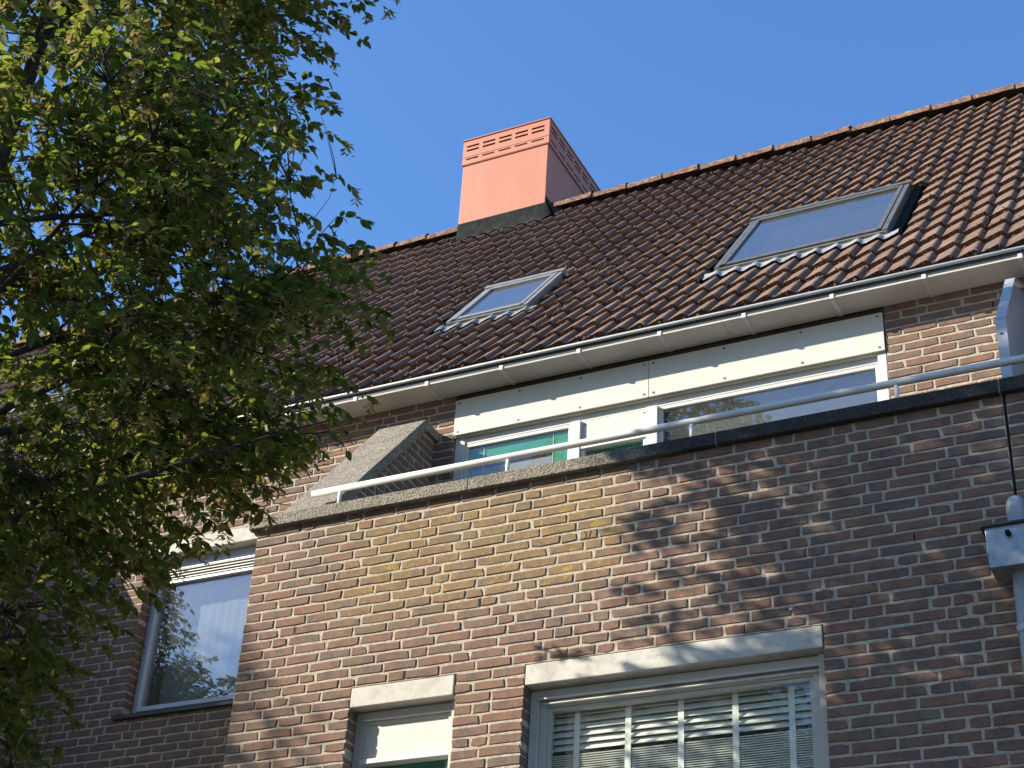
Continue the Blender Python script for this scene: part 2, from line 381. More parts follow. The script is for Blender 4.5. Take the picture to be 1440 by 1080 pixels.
def fill_row(a, b, prev, rr, forced=()):
    """brick spans from a to b in wild bond; returns (start, end) including half joints"""
    pts = [a] + sorted(f for f in forced if a+.06 < f < b-.06) + [b]; spans = []
    for p, q in zip(pts[:-1], pts[1:]):
        x = p; last = None
        if rr.random() < .5 and q-p > .5:
            first = rr.choice([HLEN, SLEN*.75, SLEN]); 
        else: first = SLEN
        while q - x > 1e-4:
            rem = q - x
            if rem < .135: ln = rem
            elif rem < .19: ln = rem
            elif rem < .262: ln = rem
            elif rem < .36: ln = HLEN if rr.random() < .5 else rem-HLEN
            else:
                ln = first if x == p else (HLEN if (last != HLEN and rr.random() < .27) else SLEN)
                for cand in (ln, HLEN if ln != HLEN else SLEN, SLEN*.75):
                    if all(abs(x+cand-j) > .028 for j in prev): ln = cand; break
                ln *= rr.uniform(.985, 1.015)
            spans.append((x, x+ln)); last = HLEN if ln < .14 else ln; x += ln
    return spans

def visible_front(P):
    """is the wall point inside the picture and not hidden by the front bay"""
    q, z = proj(P)
    if z < 0 or not (-15 < q[0] < 1455 and -15 < q[1] < 1095): return 0
    if P[1] > .2:
        tt = (0 - CAM[1])/(P[1]-CAM[1]); H = CAM + tt*(np.array(P)-CAM)
        if XL < H[0] and H[2] < 6.2: return 0
        if P[2] > 7.74: return 0
    return 1/np.linalg.norm(np.array(P)-CAM)**2

def brick_wall(name, frame, a0, a1, ztop, ncourse, holes, mat, weeps=(), parts=300, seed=1, gaps=(), forced=(), clip=None, mortar_depth=.105, label=None):
    """frame(a, depth, z) -> world point; the wall face lies at depth 0.  holes: (a0, a1, z0, z1)"""
    rr = random.Random(seed)
    O = np.array(frame(0, 0, 0)); EA = np.array(frame(1, 0, 0))-O; ED = np.array(frame(0, 1, 0))-O; EZ = np.array([0, 0, 1.0])
    zbot = ztop - ncourse*PC
    # mortar body with openings and open weep joints
    hs = list(holes) + [(w0-.0055, w0+.0055, wz-.026, wz+.026) for w0, wz in weeps]
    hs += [(g0, g1, -1, 99) for g0, g1 in gaps]
    zs = sorted({zbot, ztop} | {min(max(v, zbot), ztop) for h in hs for v in h[2:]})
    mb = MB()
    for z0, z1 in zip(zs[:-1], zs[1:]):
        zm = (z0+z1)/2; cuts = sorted([(h[0]-(.005 if h in holes else 0), h[1]+(.005 if h in holes else 0)) for h in hs if h[2] < zm < h[3]])
        x = a0
        for c0, c1 in cuts + [(a1, a1)]:
            if min(c0, a1) - x > 1e-5:
                p, q = x, min(c0, a1); sub = max(1, int((q-p)/.6))
                vs = [O+EA*a+ED*d_+EZ*z for z in (z0, z1) for d_ in (.0055, mortar_depth) for a in (p, q)]
                mb.add(vs, [(0,2,3,1),(4,5,7,6),(0,1,5,4),(2,6,7,3),(0,4,6,2),(1,3,7,5)])
            x = max(x, c1)
    if clip is None:
        body = mb.obj(name, 'mortar')
    else:
        body = clip['body'].obj(name, 'mortar')
    hp(body)
    if label: body['label'] = label
    bricks = []; prev = []
    for k in range(ncourse):
        z1 = ztop - k*PC; z0 = z1 - PC; zm = (z0+z1)/2
        lo, hi = a0, a1
        ivs = []; x = lo
        cuts = sorted([(h[0], h[1]) for h in holes if h[2] < zm-.001 < h[3]] + [g for g in gaps])
        for c0, c1 in cuts + [(hi, hi)]:
            if min(c0, hi) - x > .04: ivs.append((x, min(c0, hi)))
            x = max(x, c1)
        js = []
        for (p, q) in ivs:
            fc = [w0 for w0, wz in list(weeps)+list(forced) if abs(wz-zm) < .02]
            for s0, s1 in fill_row(p, q, prev, rr, fc):
                if clip is not None:
                    ok = clip['keep'](s0, s1, z0, z1)
                    if not ok: continue
                    s0, s1 = ok
                # no half joint at a free end
                e0 = s0 + (0 if abs(s0-p) < 1e-6 else JT/2); e1 = s1 - (0 if abs(s1-q) < 1e-6 else JT/2)
                bricks.append((e0, e1, zm)); js.append(s1)
        prev = js
    sm, hm = bmeshes(mat + '_obj')
    rank = []
    for i, (e0, e1, zm) in enumerate(bricks):
        P = O + EA*(e0+e1)/2 + EZ*zm
        rank.append((visible_front(P), i))
    rank.sort(reverse=True); indiv = {i for s, i in rank[:parts] if s > 0}
    merged = MB()
    for i, (e0, e1, zm) in enumerate(bricks):
        ln = e1-e0; st = ln > .145; var = rr.randrange(9 if st else 6); base = (SLEN if st else HLEN)-JT
        rv = rr.random(); off = rr.uniform(-.0016, .0022); rot = rr.uniform(-.006, .006); dz = rr.uniform(-.0010, .0010)
        flip = rr.choice((1, -1))
        T = Matrix(((EA[0], ED[0], 0, 0), (EA[1], ED[1], 0, 0), (0, 0, 1, 0), (0, 0, 0, 1)))
        T = Matrix.Translation(Vector(O + EA*(e0+e1)/2 + ED*off + EZ*(zm+dz))) @ T @ Matrix.Rotation(rot, 4, 'Y') @ Matrix.Diagonal((ln/base, 1, 1, 1))
        if flip < 0: T = T @ Matrix.Rotation(math.pi, 4, 'Y')
        if i in indiv:
            o = inst('brick', (sm if st else hm)[var], None, T, rv); o.parent = body
        else:
            src = (STR if st else HDR)[var]; A = np.array(T); V = np.array(src.v) @ A[:3, :3].T + A[:3, 3]
            merged.add(V, src.f, rv)
    if merged.v:
        s = merged.obj('brickwork', mat+'_geo', None, True, fix=False); s.parent = body; tag(s, kind='stuff')
    return body

# ------------------------------------------------------------------ front wall
LINT_T, LINT_B = ZT-18*PC, ZT-20*PC
WR = (-3.754, -2.110, 3.55, LINT_T); WS = (-4.842, -4.176, 3.30, LINT_T)
zc = lambda k: ZT - (k-.5)*PC
weeps = [(-4.056, zc(12)), (-3.51, zc(18)), (-4.503, zc(18)), (-3.168, zc(12)), (-2.181, zc(12)), (-2.518, zc(18)), (-5.279, zc(12)),
         (-5.568, zc(1)), (-5.339, zc(1)), (-5.232, zc(1)), (-1.62, zc(12))]
NC = 98
front = brick_wall('front_wall', lambda a, d, z: (a, d, z), XL, 1.6, ZT, NC-1, [WR, WS], 'brick',
                   weeps, 300, 11, forced=[(-3.465, zc(7)), (-3.349, zc(7))], gaps=[(-1.113, -1.097)], label='front wall of brown brick with yellow lichen')
# inner leaf, dark cavity behind the weep joints
def leaf_wall(name, x0, x1, y0, y1, z0, z1, holes, mat='dark_gap'):
    zs = sorted({z0, z1} | {min(max(v, z0), z1) for h in holes for v in h[2:]}); mb = MB()
    for a, b in zip(zs[:-1], zs[1:]):
        zm = (a+b)/2; x = x0
        for c0, c1 in sorted((h[0], h[1]) for h in holes if h[2] < zm < h[3]) + [(x1, x1)]:
            if c0 - x > 1e-5: mb.box(x, c0, y0, y1, a, b)
            x = max(x, c1)
    return hp(mb.obj(name, mat))
leaf_wall('inner_leaf', XL+.02, 1.6, .125, .22, 0.0, ZT-.01, [WR, WS])
# side of the bay (faces left, away from the camera)
s = MB(); s.box(XL+.0, XL+.10, .106, D+.1, 0, ZT-.003); hp(s.obj('side_wall', 'mortar'))
# expansion joint filler
s = MB(); s.box(-1.1125, -1.0975, .022, .10, 0, ZT-.002); hp(s.obj('expansion_joint', 'sealant'))
# engraved mark on a header: a 3 and a slash cut in the brick
mk = MB(); bx, bz = -3.424, zc(7)
arc = lambda cx, cz, r0, a0, a1, n=7: [(bx+cx+r0*math.cos(math.radians(a0+(a1-a0)*i/n))*.8, -.0012, bz+cz+r0*math.sin(math.radians(a0+(a1-a0)*i/n))) for i in range(n+1)]
mk.tube(arc(0, .008, .009, 150, -80), .0022, 5); mk.tube(arc(0, -.010, .010, 80, -150), .0022, 5)
mk.tube([(bx+.024, -.0012, bz-.018), (bx+.036, -.0012, bz+.018)], .0026, 5)
o = mk.obj('engraved_mark', 'sealant'); o.parent = front
# small white plug
s = MB(); s.tube([(-2.268, .002, 5.089), (-2.268, -.010, 5.089)], [.0085, .0065], 12); o = s.obj('wall_plug', 'white_paint'); hp(o)

# lintels
def lintel(x0, x1, y, z0, z1, nm='lintel'):
    mb = MB(); n = 14; r = random.Random(int(x0*100))
    mb.box(x0+.006, x1-.006, y-.004, y+.16, z0+.001, z1-.008)
    return hp(mb.obj(nm, 'lintel', bevel=.005))
lintel(-3.754, -2.106, 0, LINT_B, LINT_T); lintel(-4.845, -4.178, 0, LINT_B, LINT_T)
lintel(-7.62, -6.1, D, 6.8536, 6.9786)

# coping
def coping(x0, x1, name='coping_slab'):
    mb = MB(); mb.box(x0+.003, x1-.003, -.042, .36, ZT-.0055, ZT+.071)
    # drip groove edge
    mb.box(x0+.004, x1-.004, .02, .33, ZT-.012, ZT-.0056)
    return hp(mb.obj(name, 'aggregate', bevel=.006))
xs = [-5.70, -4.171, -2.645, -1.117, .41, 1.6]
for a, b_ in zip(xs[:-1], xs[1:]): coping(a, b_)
# mortar squeezed between copings
for xj in xs[1:-1]:
    s = MB(); s.box(xj-.0045, xj+.0045, -.036, .35, ZT-.004, ZT+.066); hp(s.obj('coping_joint', 'mortar'))
# terrace floor and parapet back
s = MB(); s.box(XL+.11, 1.6, .12, D+.1, 5.82, 5.93); hp(s.obj('terrace_floor', 'terrace'))
s = MB(); s.box(XL+.11, 1.6, .23, .33, 5.93, ZT-.013); hp(s.obj('parapet_lining', 'mortar'))

# ------------------------------------------------------------------ upper wall (also the recessed wall left of the bay)
UZT = 7.743 - (7.743 - (ZT + 26*PC)) if False else ZT + 26*PC
WD = (-5.085, -1.988, 5.93, 7.745); WL = (-7.622, -6.1, 5.60, 6.9786-.001)
upper = brick_wall('upper_wall', lambda a, d, z: (a, D+d, z), RET, 1.6, UZT, 26+NC-1, [WD, WL], 'brickp',
                   [(-5.9, UZT-3.5*PC), (-1.30, UZT-2.5*PC)], 290, 23, label='upper brick wall set back behind the terrace')
leaf_wall('inner_leaf', RET, 1.6, D+.125, D+.22, 0, 7.75, [WD, WL])

# side wall of the next bay on the left
ret = brick_wall('side_wall', lambda a, d, z: (RET-d, a, z), 0.0, D, ZT+0*PC, NC-1, [], 'brickp', parts=120, seed=31, label='brick side wall of the next bay on the left')
lb = brick_wall('front_wall', lambda a, d, z: (a, d, z), -14.5, RET, ZT, NC-1, [], 'brickp', parts=0, seed=37, label='front wall of the next bay on the left')
for a, b_ in ((-14.5, -13), (-13, -11.5), (-11.5, -10), (-10, RET+.045)): coping(a, b_)
s = MB(); s.box(-14.5, RET-.11, .12, D+.1, 5.82, 5.93); hp(s.obj('terrace_floor', 'terrace'))
leaf_wall('upper_wall', -18, RET, D+.0, D+.2, 0, 7.75, [], 'mortar')

# ------------------------------------------------------------------ sloping terrace dividers
def divider(xa, xb, seed, bricks=True):
    k = 1.143; topY, topZ = 1.14, 7.452
    y0 = topY - (topZ-(ZT+.05))/k
    th = .072
    # perpendicular offset for the underside
    nx, nz = k/math.hypot(k, 1), -1/math.hypot(k, 1)
    # underside line: points (y, z) below the slab
    zu = lambda y: min(topZ - (topY-y)*k - th*math.hypot(k, 1), topZ - th)
    slab = MB()
    kink = topY + (math.hypot(k, 1)-1)*th/k
    slab.prism([(y0, ZT+.05), (topY, topZ), (topY, topZ-th*1.28), (kink, topZ-th), (y0+th*math.hypot(k, 1)/k*1.0, ZT+.05)][0:1] +
               [(topY-.004, topZ-.003), (topY-.004, zu(topY-.004)), (y0+th*math.hypot(k, 1)/k, ZT+.05)], xa-.03, xb+.03)
    hp(slab.obj('divider_coping', 'aggregate', bevel=.006))
    cap = MB(); cap.prism([(topY+.002, topZ-.003), (D-.002, topZ-.003), (D-.002, topZ-th), (kink, topZ-th), (topY+.002, zu(topY+.002))], xa-.03, xb+.03)
    hp(cap.obj('divider_coping', 'aggregate', bevel=.005))
    body = MB(); yb = y0 + th*math.hypot(k, 1)/k
    body.prism([(yb, ZT+.052), (kink, topZ-th-.002), (D-.002, topZ-th-.002), (D-.002, 5.94), (yb, 5.94)], xa, xb-.006)
    def keep(s0, s1, z0, z1):
        # along the wall a = y; the sloping underside cuts the brick
        zz = z0+.004
        ymin = y0 + th*math.hypot(k, 1)/k + (zz-(ZT+.05))/k + .004
        if z1 > topZ-th+.01: return None
        if s1 - .05 < ymin: return None
        return (max(s0, ymin), s1)
    return body, keep
bd, kp = divider(-5.555, -5.236, 41)
div = brick_wall('divider_wall', lambda a, d, z: (-5.236-d, a, z), .08, D-.004, ZT+20*PC, 22, [], 'brickp', parts=120, seed=43,
                 clip={'body': bd, 'keep': kp}, label='triangular brick side of the terrace divider')
bd2, kp2 = divider(-8.93, -8.60, 47)
brick_wall('divider_wall', lambda a, d, z: (-8.60-d, a, z), .08, D-.004, ZT+20*PC, 22, [], 'brickp', parts=60, seed=48,
           clip={'body': bd2, 'keep': kp2}, label='brick side of the divider on the next bay')

# ------------------------------------------------------------------ railing on the coping
def railing():
    yr, zr = .075, ZT+.235
    root = MB(); root.tube([(-5.335, yr, zr), (-4.0, yr, zr), (-2.6, yr, zr), (-1.2, yr, zr), (1.6, yr, zr)], .0215, 16)
    r = hp(root.obj('railing', 'rail_paint'))
    for x in (-5.132, -3.976, -2.824, -1.662, -.5, .66):
        p = MB(); p.tube([(x, yr, ZT+.068), (x, yr, zr-.012)], .0125, 12); p.tube([(x, yr, ZT+.071), (x, yr, ZT+.078)], .03, 14)
        o = p.obj('railing_post', 'rail_paint'); o.parent = r
    return r
railing()

# ------------------------------------------------------------------ privacy screen on the party line
def screen():
    X = -1.105; prof = [(.235, 5.95), (.235, 6.70), (.80, 7.33), (D-.02, 7.60), (D-.02, 5.95)]
    pl = MB(); pl.prism(prof, X-.006, X+.006); s = hp(pl.obj('privacy_screen', 'alu'))
    path = [(.215, 6.188), (.215, 6.71), (.79, 7.355), (D-.03, 7.63)]
    fr = MB()
    for (ya, za), (yb, zb) in zip(path[:-1], path[1:]):
        d = np.array([yb-ya, zb-za]); d /= np.linalg.norm(d); nn = np.array([-d[1], d[0]])*.004
        fr.prism([(ya-nn[0], za-nn[1]), (yb-nn[0], zb-nn[1]), (yb+nn[0], zb+nn[1]), (ya+nn[0], za+nn[1])], X-.028, X+.028)
    o = fr.obj('edge_trim', 'alu'); o.parent = s
    for (y, z) in ((.209, 6.62), (.27, 6.77), (.50, 7.03), (.74, 7.30)):
        q = MB(); q.tube([(X-.004, y-.003, z), (X-.004, y+.006, z-.006)], .007, 8); o = q.obj('screw', 'screw'); o.parent = s
    return s
screen()

# ------------------------------------------------------------------ gutter
GX0, GX1 = -18.0, 3.0
gt = MB()
gt.prism([(1.126, 7.742), (1.118, 7.786), (1.124, 7.788), (1.134, 7.742)], GX0, GX1)
gt.prism([(1.1345, 7.742), (1.1345, 7.750), (1.33, 7.750), (1.33, 7.742)], GX0, GX1)
gt.prism([(1.20, 7.751), (1.20, 7.86), (1.21, 7.86), (1.21, 7.751)], GX0, GX1)
gut = hp(gt.obj('gutter', 'zinc_dark'))
bd = MB(); bd.tube([(GX0, 1.108, 7.789), (-9, 1.108, 7.789), (-4, 1.108, 7.789), (GX1, 1.108, 7.789)], .0125, 12); o = bd.obj('gutter_bead', 'zinc_bead'); hp(o)
# soffit boards
sx_ = [GX0, -15.2, -12.1, -9.0, -6.0, -3.0, 0.0, GX1]
for a, b_ in zip(sx_[:-1], sx_[1:]):
    s = MB(); s.box(a+.001, b_-.001, 1.120, D-.002, 7.727, 7.7405); hp(s.obj('soffit_board', 'soffit', bevel=.002))
x = -1.665 + .592*3
while x > GX0:
    s = MB(); s.prism([(1.1125, 7.7205), (D-.003, 7.7205), (D-.003, 7.7262), (1.119, 7.7262), (1.119, 7.7535), (1.1125, 7.7535)], x-.0135, x+.0135)
    o = s.obj('gutter_bracket', 'strap'); o.parent = gut; x -= .592
# downpipe of the next bay
s = MB(); s.tube([(-8.27, 1.10, 7.92), (-8.27, 1.10, 7.55), (-8.26, 1.22, 7.38), (-8.26, 1.32, 7.28)], .028, 10); hp(s.obj('vent_pipe', 'white_paint'))

# ------------------------------------------------------------------ white fascia panels over the dormer window
YP = D-.003
s = MB(); s.box(-5.083, -1.990, YP+.0125, D+.12, 7.655, 7.7255); hp(s.obj('head_board', 'brown_wood'))
for k, (xa, xb, cols) in enumerate(((-5.083, -3.600, (-5.052, -4.575, -4.105, -3.632)), (-3.596, -1.990, (-3.564, -3.06, -2.53, -2.024)))):
    s = MB(); s.box(xa, xb, YP-.008, YP+.010, 7.394, 7.682); f = hp(s.obj('fascia_panel', 'panel_white', bevel=.0015))
    for cx in cols:
        for cz_ in (7.655, 7.42):
            q = MB(); q.tube([(cx, YP-.0115, cz_), (cx, YP-.004, cz_)], .0085, 10); o = q.obj('screw', 'screw'); o.parent = f
# boxed head behind the panels
s = MB(); s.box(-5.082, -1.992, YP+.0105, D+.10, 7.386, 7.398); hp(s.obj('head_board', 'cream_paint'))

# ------------------------------------------------------------------ dormer window row
YW = D+.030
def frame_boxes(mb, x0, x1, z0, z1, w, y0, y1):
    mb.box(x0, x0+w, y0, y1, z0, z1); mb.box(x1-w, x1, y0, y1, z0, z1)
    mb.box(x0+w, x1-w, y0, y1, z1-w, z1); mb.box(x0+w, x1-w, y0, y1, z0, z0+w)
def pane(parent, x0, x1, y, z0, z1, mat):
    p = MB(); p.box(x0, x1, y, y+.004, z0, z1); o = p.obj('pane', mat); o.parent = parent; return o
def room(parent, x0, x1, y0, y1, z0, z1):
    p = MB(); v = [(x, y, z) for z in (z0, z1) for y in (y0, y1) for x in (x0, x1)]
    p.add(v, [(0,2,3,1),(4,5,7,6),(2,6,7,3),(0,4,6,2),(1,3,7,5)]); o = p.obj('room_lining', 'interior', fix=False); o.parent = parent; return o
dw = MB()
dw.box(-5.084, -5.008, YW, YW+.10, 5.94, 7.386)                    # left jamb
dw.box(-2.045, -1.989, YW-.02, YW+.10, 5.94, 7.386)                # right jamb
dw.box(-5.008, -2.045, YW+.010, YW+.10, 7.335, 7.386)              # head
dw.box(-4.182, -4.108, YW-.016, YW+.10, 5.94, 7.3345)
dw.box(-3.625, -3.545, YW-.016, YW+.10, 5.94, 7.3345)
dwo = hp(dw.obj('dormer_window', 'white_paint', bevel=.003))
for (xa, xb) in ((-5.008, -4.182), (-3.545, -2.045)):
    s = MB(); frame_boxes(s, xa+.001, xb-.001, 5.95, 7.334, .026, YW+.012, YW+.06); o = s.obj('sash', 'white_paint', bevel=.003); o.parent = dwo
    pane(dwo, xa+.028, xb-.028, YW+.028, 5.983, 7.307, 'glass_sky' if xa > -4 else 'glass')
s = MB(); s.box(-4.107, -3.626, YW+.010, YW+.03, 7.141, 7.334); o = s.obj('door_panel', 'panel_white', bevel=.002); o.parent = dwo
for cx, cz_ in ((-4.085, 7.310), (-3.65, 7.310)):
    q = MB(); q.tube([(cx, YW+.006, cz_), (cx, YW+.012, cz_)], .006, 8); oo = q.obj('screw', 'screw'); oo.parent = dwo
s = MB(); s.box(-4.107, -3.626, YW-.010, YW+.05, 7.108, 7.1405); s.box(-4.107, -4.080, YW+.002, YW+.05, 5.95, 7.1075); s.box(-3.652, -3.626, YW+.002, YW+.05, 5.95, 7.1075)
o = s.obj('door_rail', 'white_paint', bevel=.003); o.parent = dwo
pane(dwo, -4.079, -3.653, YW+.028, 5.96, 7.107, 'glass')
s = MB(); s.box(-4.09, -3.64, YW+.052, YW+.055, 5.96, 7.118); o = s.obj('green_curtain', 'green_cloth'); o.parent = dwo
s = MB(); s.box(-4.985, -4.870, YW+.050, YW+.053, 7.20, 7.325); s.box(-4.868, -4.332, YW+.044, YW+.047, 7.205, 7.325); s.box(-4.330, -4.19, YW+.040, YW+.043, 5.97, 7.325)
o = s.obj('green_blind', 'green_cloth'); o.parent = dwo
s = MB(); s.box(-4.985, -4.33, YW+.09, YW+.094, 5.97, 7.16); o = s.obj('net_curtain', 'net_curtain'); o.parent = dwo
s = MB(); s.box(-3.54, -2.05, YW+.10, YW+.104, 5.97, 7.33); o = s.obj('grey_blind', 'grey_blind'); o.parent = dwo
for cx in (-4.868, -4.331):
    s = MB(); s.tube([(cx, YW+.038, 7.32), (cx, YW+.038, 6.5), (cx, YW+.038, 6.1)], .0028, 5); o = s.obj('bead_chain', 'white_paint'); o.parent = dwo
room(dwo, -5.05, -2.02, D+.135, D+2.3, 5.9, 7.5)

# ------------------------------------------------------------------ left window in the recessed wall
YL_ = D+.095
lw = MB(); frame_boxes(lw, -7.618, -6.104, 5.612, 6.852, .05, YL_, YL_+.08); lwo = hp(lw.obj('louvred_window', 'alu', bevel=.003))
s = MB(); frame_boxes(s, -7.567, -6.155, 5.664, 6.80, .034, YL_-.012, YL_+.05); s.box(-7.53, -6.19, YL_-.012, YL_+.05, 6.655, 6.678)
o = s.obj('sash', 'alu', bevel=.003); o.parent = lwo
for k in range(4):
    z = 6.688 + k*.0235
    s = MB(); s.prism([(YL_-.010, z), (YL_-.008, z+.009), (YL_+.03, z+.022), (YL_+.03, z+.013)], -7.532, -6.19); o = s.obj('louvre', 'white_paint'); o.parent = lwo
s = MB(); s.box(-7.532, -6.19, YL_+.032, YL_+.04, 6.68, 6.78); o = s.obj('vent_back', 'dark_gap'); o.parent = lwo
pane(lwo, -7.532, -6.19, YL_+.02, 5.70, 6.654, 'glass_sky')
s = MB(); s.box(-7.68, -6.06, D-.035, YL_+.02, 5.575, 5.603); o = s.obj('sill', 'zinc_dark', bevel=.003); o.parent = lwo
s = MB(); s.box(-7.617, -6.10, YL_-.03, YL_+.05, 5.6035, 5.6115); o = s.obj('sill_trim', 'alu'); o.parent = lwo
# folded net curtain inside
s = MB(); n = 60; vs = []; fs = []
for i in range(n+1):
    x_ = -7.50 + (1.33)*i/n; yy = YL_+.14+.003*math.sin(i*1.9)+.002*math.sin(i*.7)
    lowx = -.16*0
    vs += [(x_, yy, 5.60), (x_ , yy, 6.66)]
    if i: fs.append((2*i-2, 2*i, 2*i+1, 2*i-1))
s.add(vs, fs, .5, True); o = s.obj('net_curtain', 'net_curtain', fix=False); o.parent = lwo
room(lwo, -7.7, -6.0, D+.23, D+2.3, 5.3, 7.0)

# ------------------------------------------------------------------ lower right window with venetian blind
YR_ = .085
def sash_window(name, x0, x1, z0, z1, glassbox=True, pm='cream_paint'):
    f = MB(); f.box(x0, x0+.05, YR_, YR_+.10, z0, z1); f.box(x1-.045, x1, YR_-.02, YR_+.10, z0, z1)
    f.box(x0+.05, x1-.045, YR_, YR_+.10, z1-.052, z1); f.box(x0+.05, x1-.045, YR_, YR_+.1, z0, z0+.06)
    return hp(f.obj(name, pm, bevel=.003))
zt = LINT_B-.004
wr = sash_window('blind_window', WR[0]+.001, WR[1]-.001, 3.56, zt)
x0, x1 = WR[0]+.051, WR[1]-.046
s = MB(); s.box(x0, x1, YR_-.018, YR_, zt-.058, zt-.0475); s.box(x0+.03, x1, YR_-.006, YR_+.02, zt-.083, zt-.0755)
o = s.obj('drip_ledge', 'white_paint', bevel=.002); o.parent = wr
s = MB(); frame_boxes(s, x0+.001, x1-.001, 3.625, zt-.053, .04, YR_+.02, YR_+.07); o = s.obj('sash', 'cream_paint', bevel=.003); o.parent = wr
s = MB(); frame_boxes(s, x0+.042, x1-.042, 3.667, zt-.094, .02, YR_+.03, YR_+.07); o = s.obj('glazing_bead', 'cream_paint', bevel=.002); o.parent = wr
pane(wr, x0+.062, x1-.062, YR_+.048, 3.69, zt-.114, 'glass')
ys = .205
zz = zt-.10; k = 0
while zz > 4.545:
    s = MB(); s.prism([(ys-.0145, zz-.0200), (ys-.0005, zz-.0005), (ys+.0145, zz+.0185), (ys+.0125, zz+.0200), (ys-.0035, zz+.0020), (ys-.0165, zz-.0185)], x0+.0, x1)
    o = s.obj('blind_slat', 'slat_paint'); o.parent = wr; zz -= .0385; k += 1
zz = 4.522
while zz > 4.1:
    s = MB(); s.prism([(ys-.022, zz-.0065), (ys, zz+.000), (ys+.023, zz+.004), (ys+.023, zz+.0065), (ys-.004, zz+.0035), (ys-.0245, zz-.0015)], x0, x1)
    o = s.obj('blind_slat', 'slat_paint'); o.parent = wr; zz -= .0125
for x_ in (-3.515, -3.222, -2.928, -2.632, -2.336):
    s = MB(); s.box(x_-.0165, x_+.0165, ys-.0285, ys-.0270, 4.1, zt-.085); o = s.obj('blind_tape', 'slat_paint'); o.parent = wr
room(wr, WR[0]-.05, WR[1]+.05, .225, 2.2, 3.2, 4.99)

# ------------------------------------------------------------------ lower small window with cream panel
ws = sash_window('panel_window', WS[0]+.001, WS[1]-.001, 3.31, zt, pm='cream_paint')
x0, x1 = WS[0]+.051, WS[1]-.046
s = MB(); s.box(x0, x1, YR_-.016, YR_, zt-.055, zt-.0475); o = s.obj('drip_ledge', 'white_paint', bevel=.002); o.parent = ws
s = MB(); s.box(x0, x0+.03, YR_+.004, YR_+.05, 4.585, zt-.0525); s.box(x1-.03, x1, YR_+.004, YR_+.05, 4.585, zt-.0525); s.box(x0+.03, x1-.03, YR_+.004, YR_+.05, zt-.075, zt-.0525)
o = s.obj('glazing_bead', 'cream_paint', bevel=.003); o.parent = ws
s = MB(); s.box(x0+.03, x1-.03, YR_+.014, YR_+.045, 4.585, zt-.0755); o = s.obj('cream_panel', 'panel_white'); o.parent = ws
s = MB(); s.box(x0, x1, YR_-.012, YR_+.06, 4.555, 4.584); o = s.obj('transom', 'white_paint', bevel=.003); o.parent = ws
pane(ws, x0+.02, x1-.02, YR_+.05, 3.38, 4.554, 'glass')
s = MB(); s.box(x0, x1, YR_+.09, YR_+.094, 3.38, 4.57); o = s.obj('green_curtain', 'green_cloth'); o.parent = ws
s = MB(); s.tube([(-4.275, YR_+.06, 4.55), (-4.275, YR_+.062, 4.2), (-4.275, YR_+.06, 3.8)], .004, 6); o = s.obj('bead_chain', 'white_paint'); o.parent = ws
room(ws, WS[0]-.05, WS[1]+.05, .225, 2.2, 3.2, 4.99)

# ------------------------------------------------------------------ rainwater hopper and pipes at the party line
HX = -1.098
s = MB()
pts = []
for i in range(9):
    g_ = math.radians(90*i/8); pts.append((HX, .02-.06-.07*math.sin(g_)+.0, 5.395+.055*math.cos(g_)))
s.tube([(HX, .05, 5.45), (HX, -.03, 5.45)] + pts[1:] + [(HX, -.11, 5.30), (HX, -.11, 5.22)], .043, 18)
sp = hp(s.obj('outlet_bend', 'grey_plastic'))
h = MB()
hx0, hx1, hy0, hy1 = HX-.135, HX+.135, -.225, -.004
zt_, zb_ = 5.26, 5.055
def taper(mb, a, b, za, zb):
    v = [(a[0], a[2], za), (a[1], a[2], za), (a[1], a[3], za), (a[0], a[3], za), (b[0], b[2], zb), (b[1], b[2], zb), (b[1], b[3], zb), (b[0], b[3], zb)]
    mb.add(v, [(0,1,5,4),(1,2,6,5),(2,3,7,6),(3,0,4,7),(4,5,6,7)])
taper(h, (hx0, hx1, hy0, hy1), (hx0+.004, hx1-.004, hy0+.004, hy1), zt_, zb_)
hop = hp(h.obj('hopper_head', 'zinc', fix=False, bevel=.003))
s = MB(); s.box(hx0-.02, hx1+.02, hy0-.02, hy1, zt_, zt_+.014); o = s.obj('hopper_rim', 'zinc_dark', bevel=.005); o.parent = hop
s = MB(); s.tube([(HX-.03, hy0-.002, 5.225), (HX-.026, hy0-.02, 5.212), (HX-.022, hy0-.024, 5.20)], .013, 10); o = s.obj('overflow_spout', 'dark_gap'); o.parent = hop
s = MB(); s.tube([(HX-.005, -.105, 5.06), (HX-.005, -.105, 4.70), (HX-.005, -.105, 3.0), (HX-.005, -.105, 0.1)], .047, 20)
dp = hp(s.obj('downpipe', 'grey_plastic'))
s = MB(); s.tube([(HX-.005, -.105, 4.79), (HX-.005, -.105, 4.755)], .053, 20); o = s.obj('pipe_collar', 'zinc_bead'); o.parent = dp

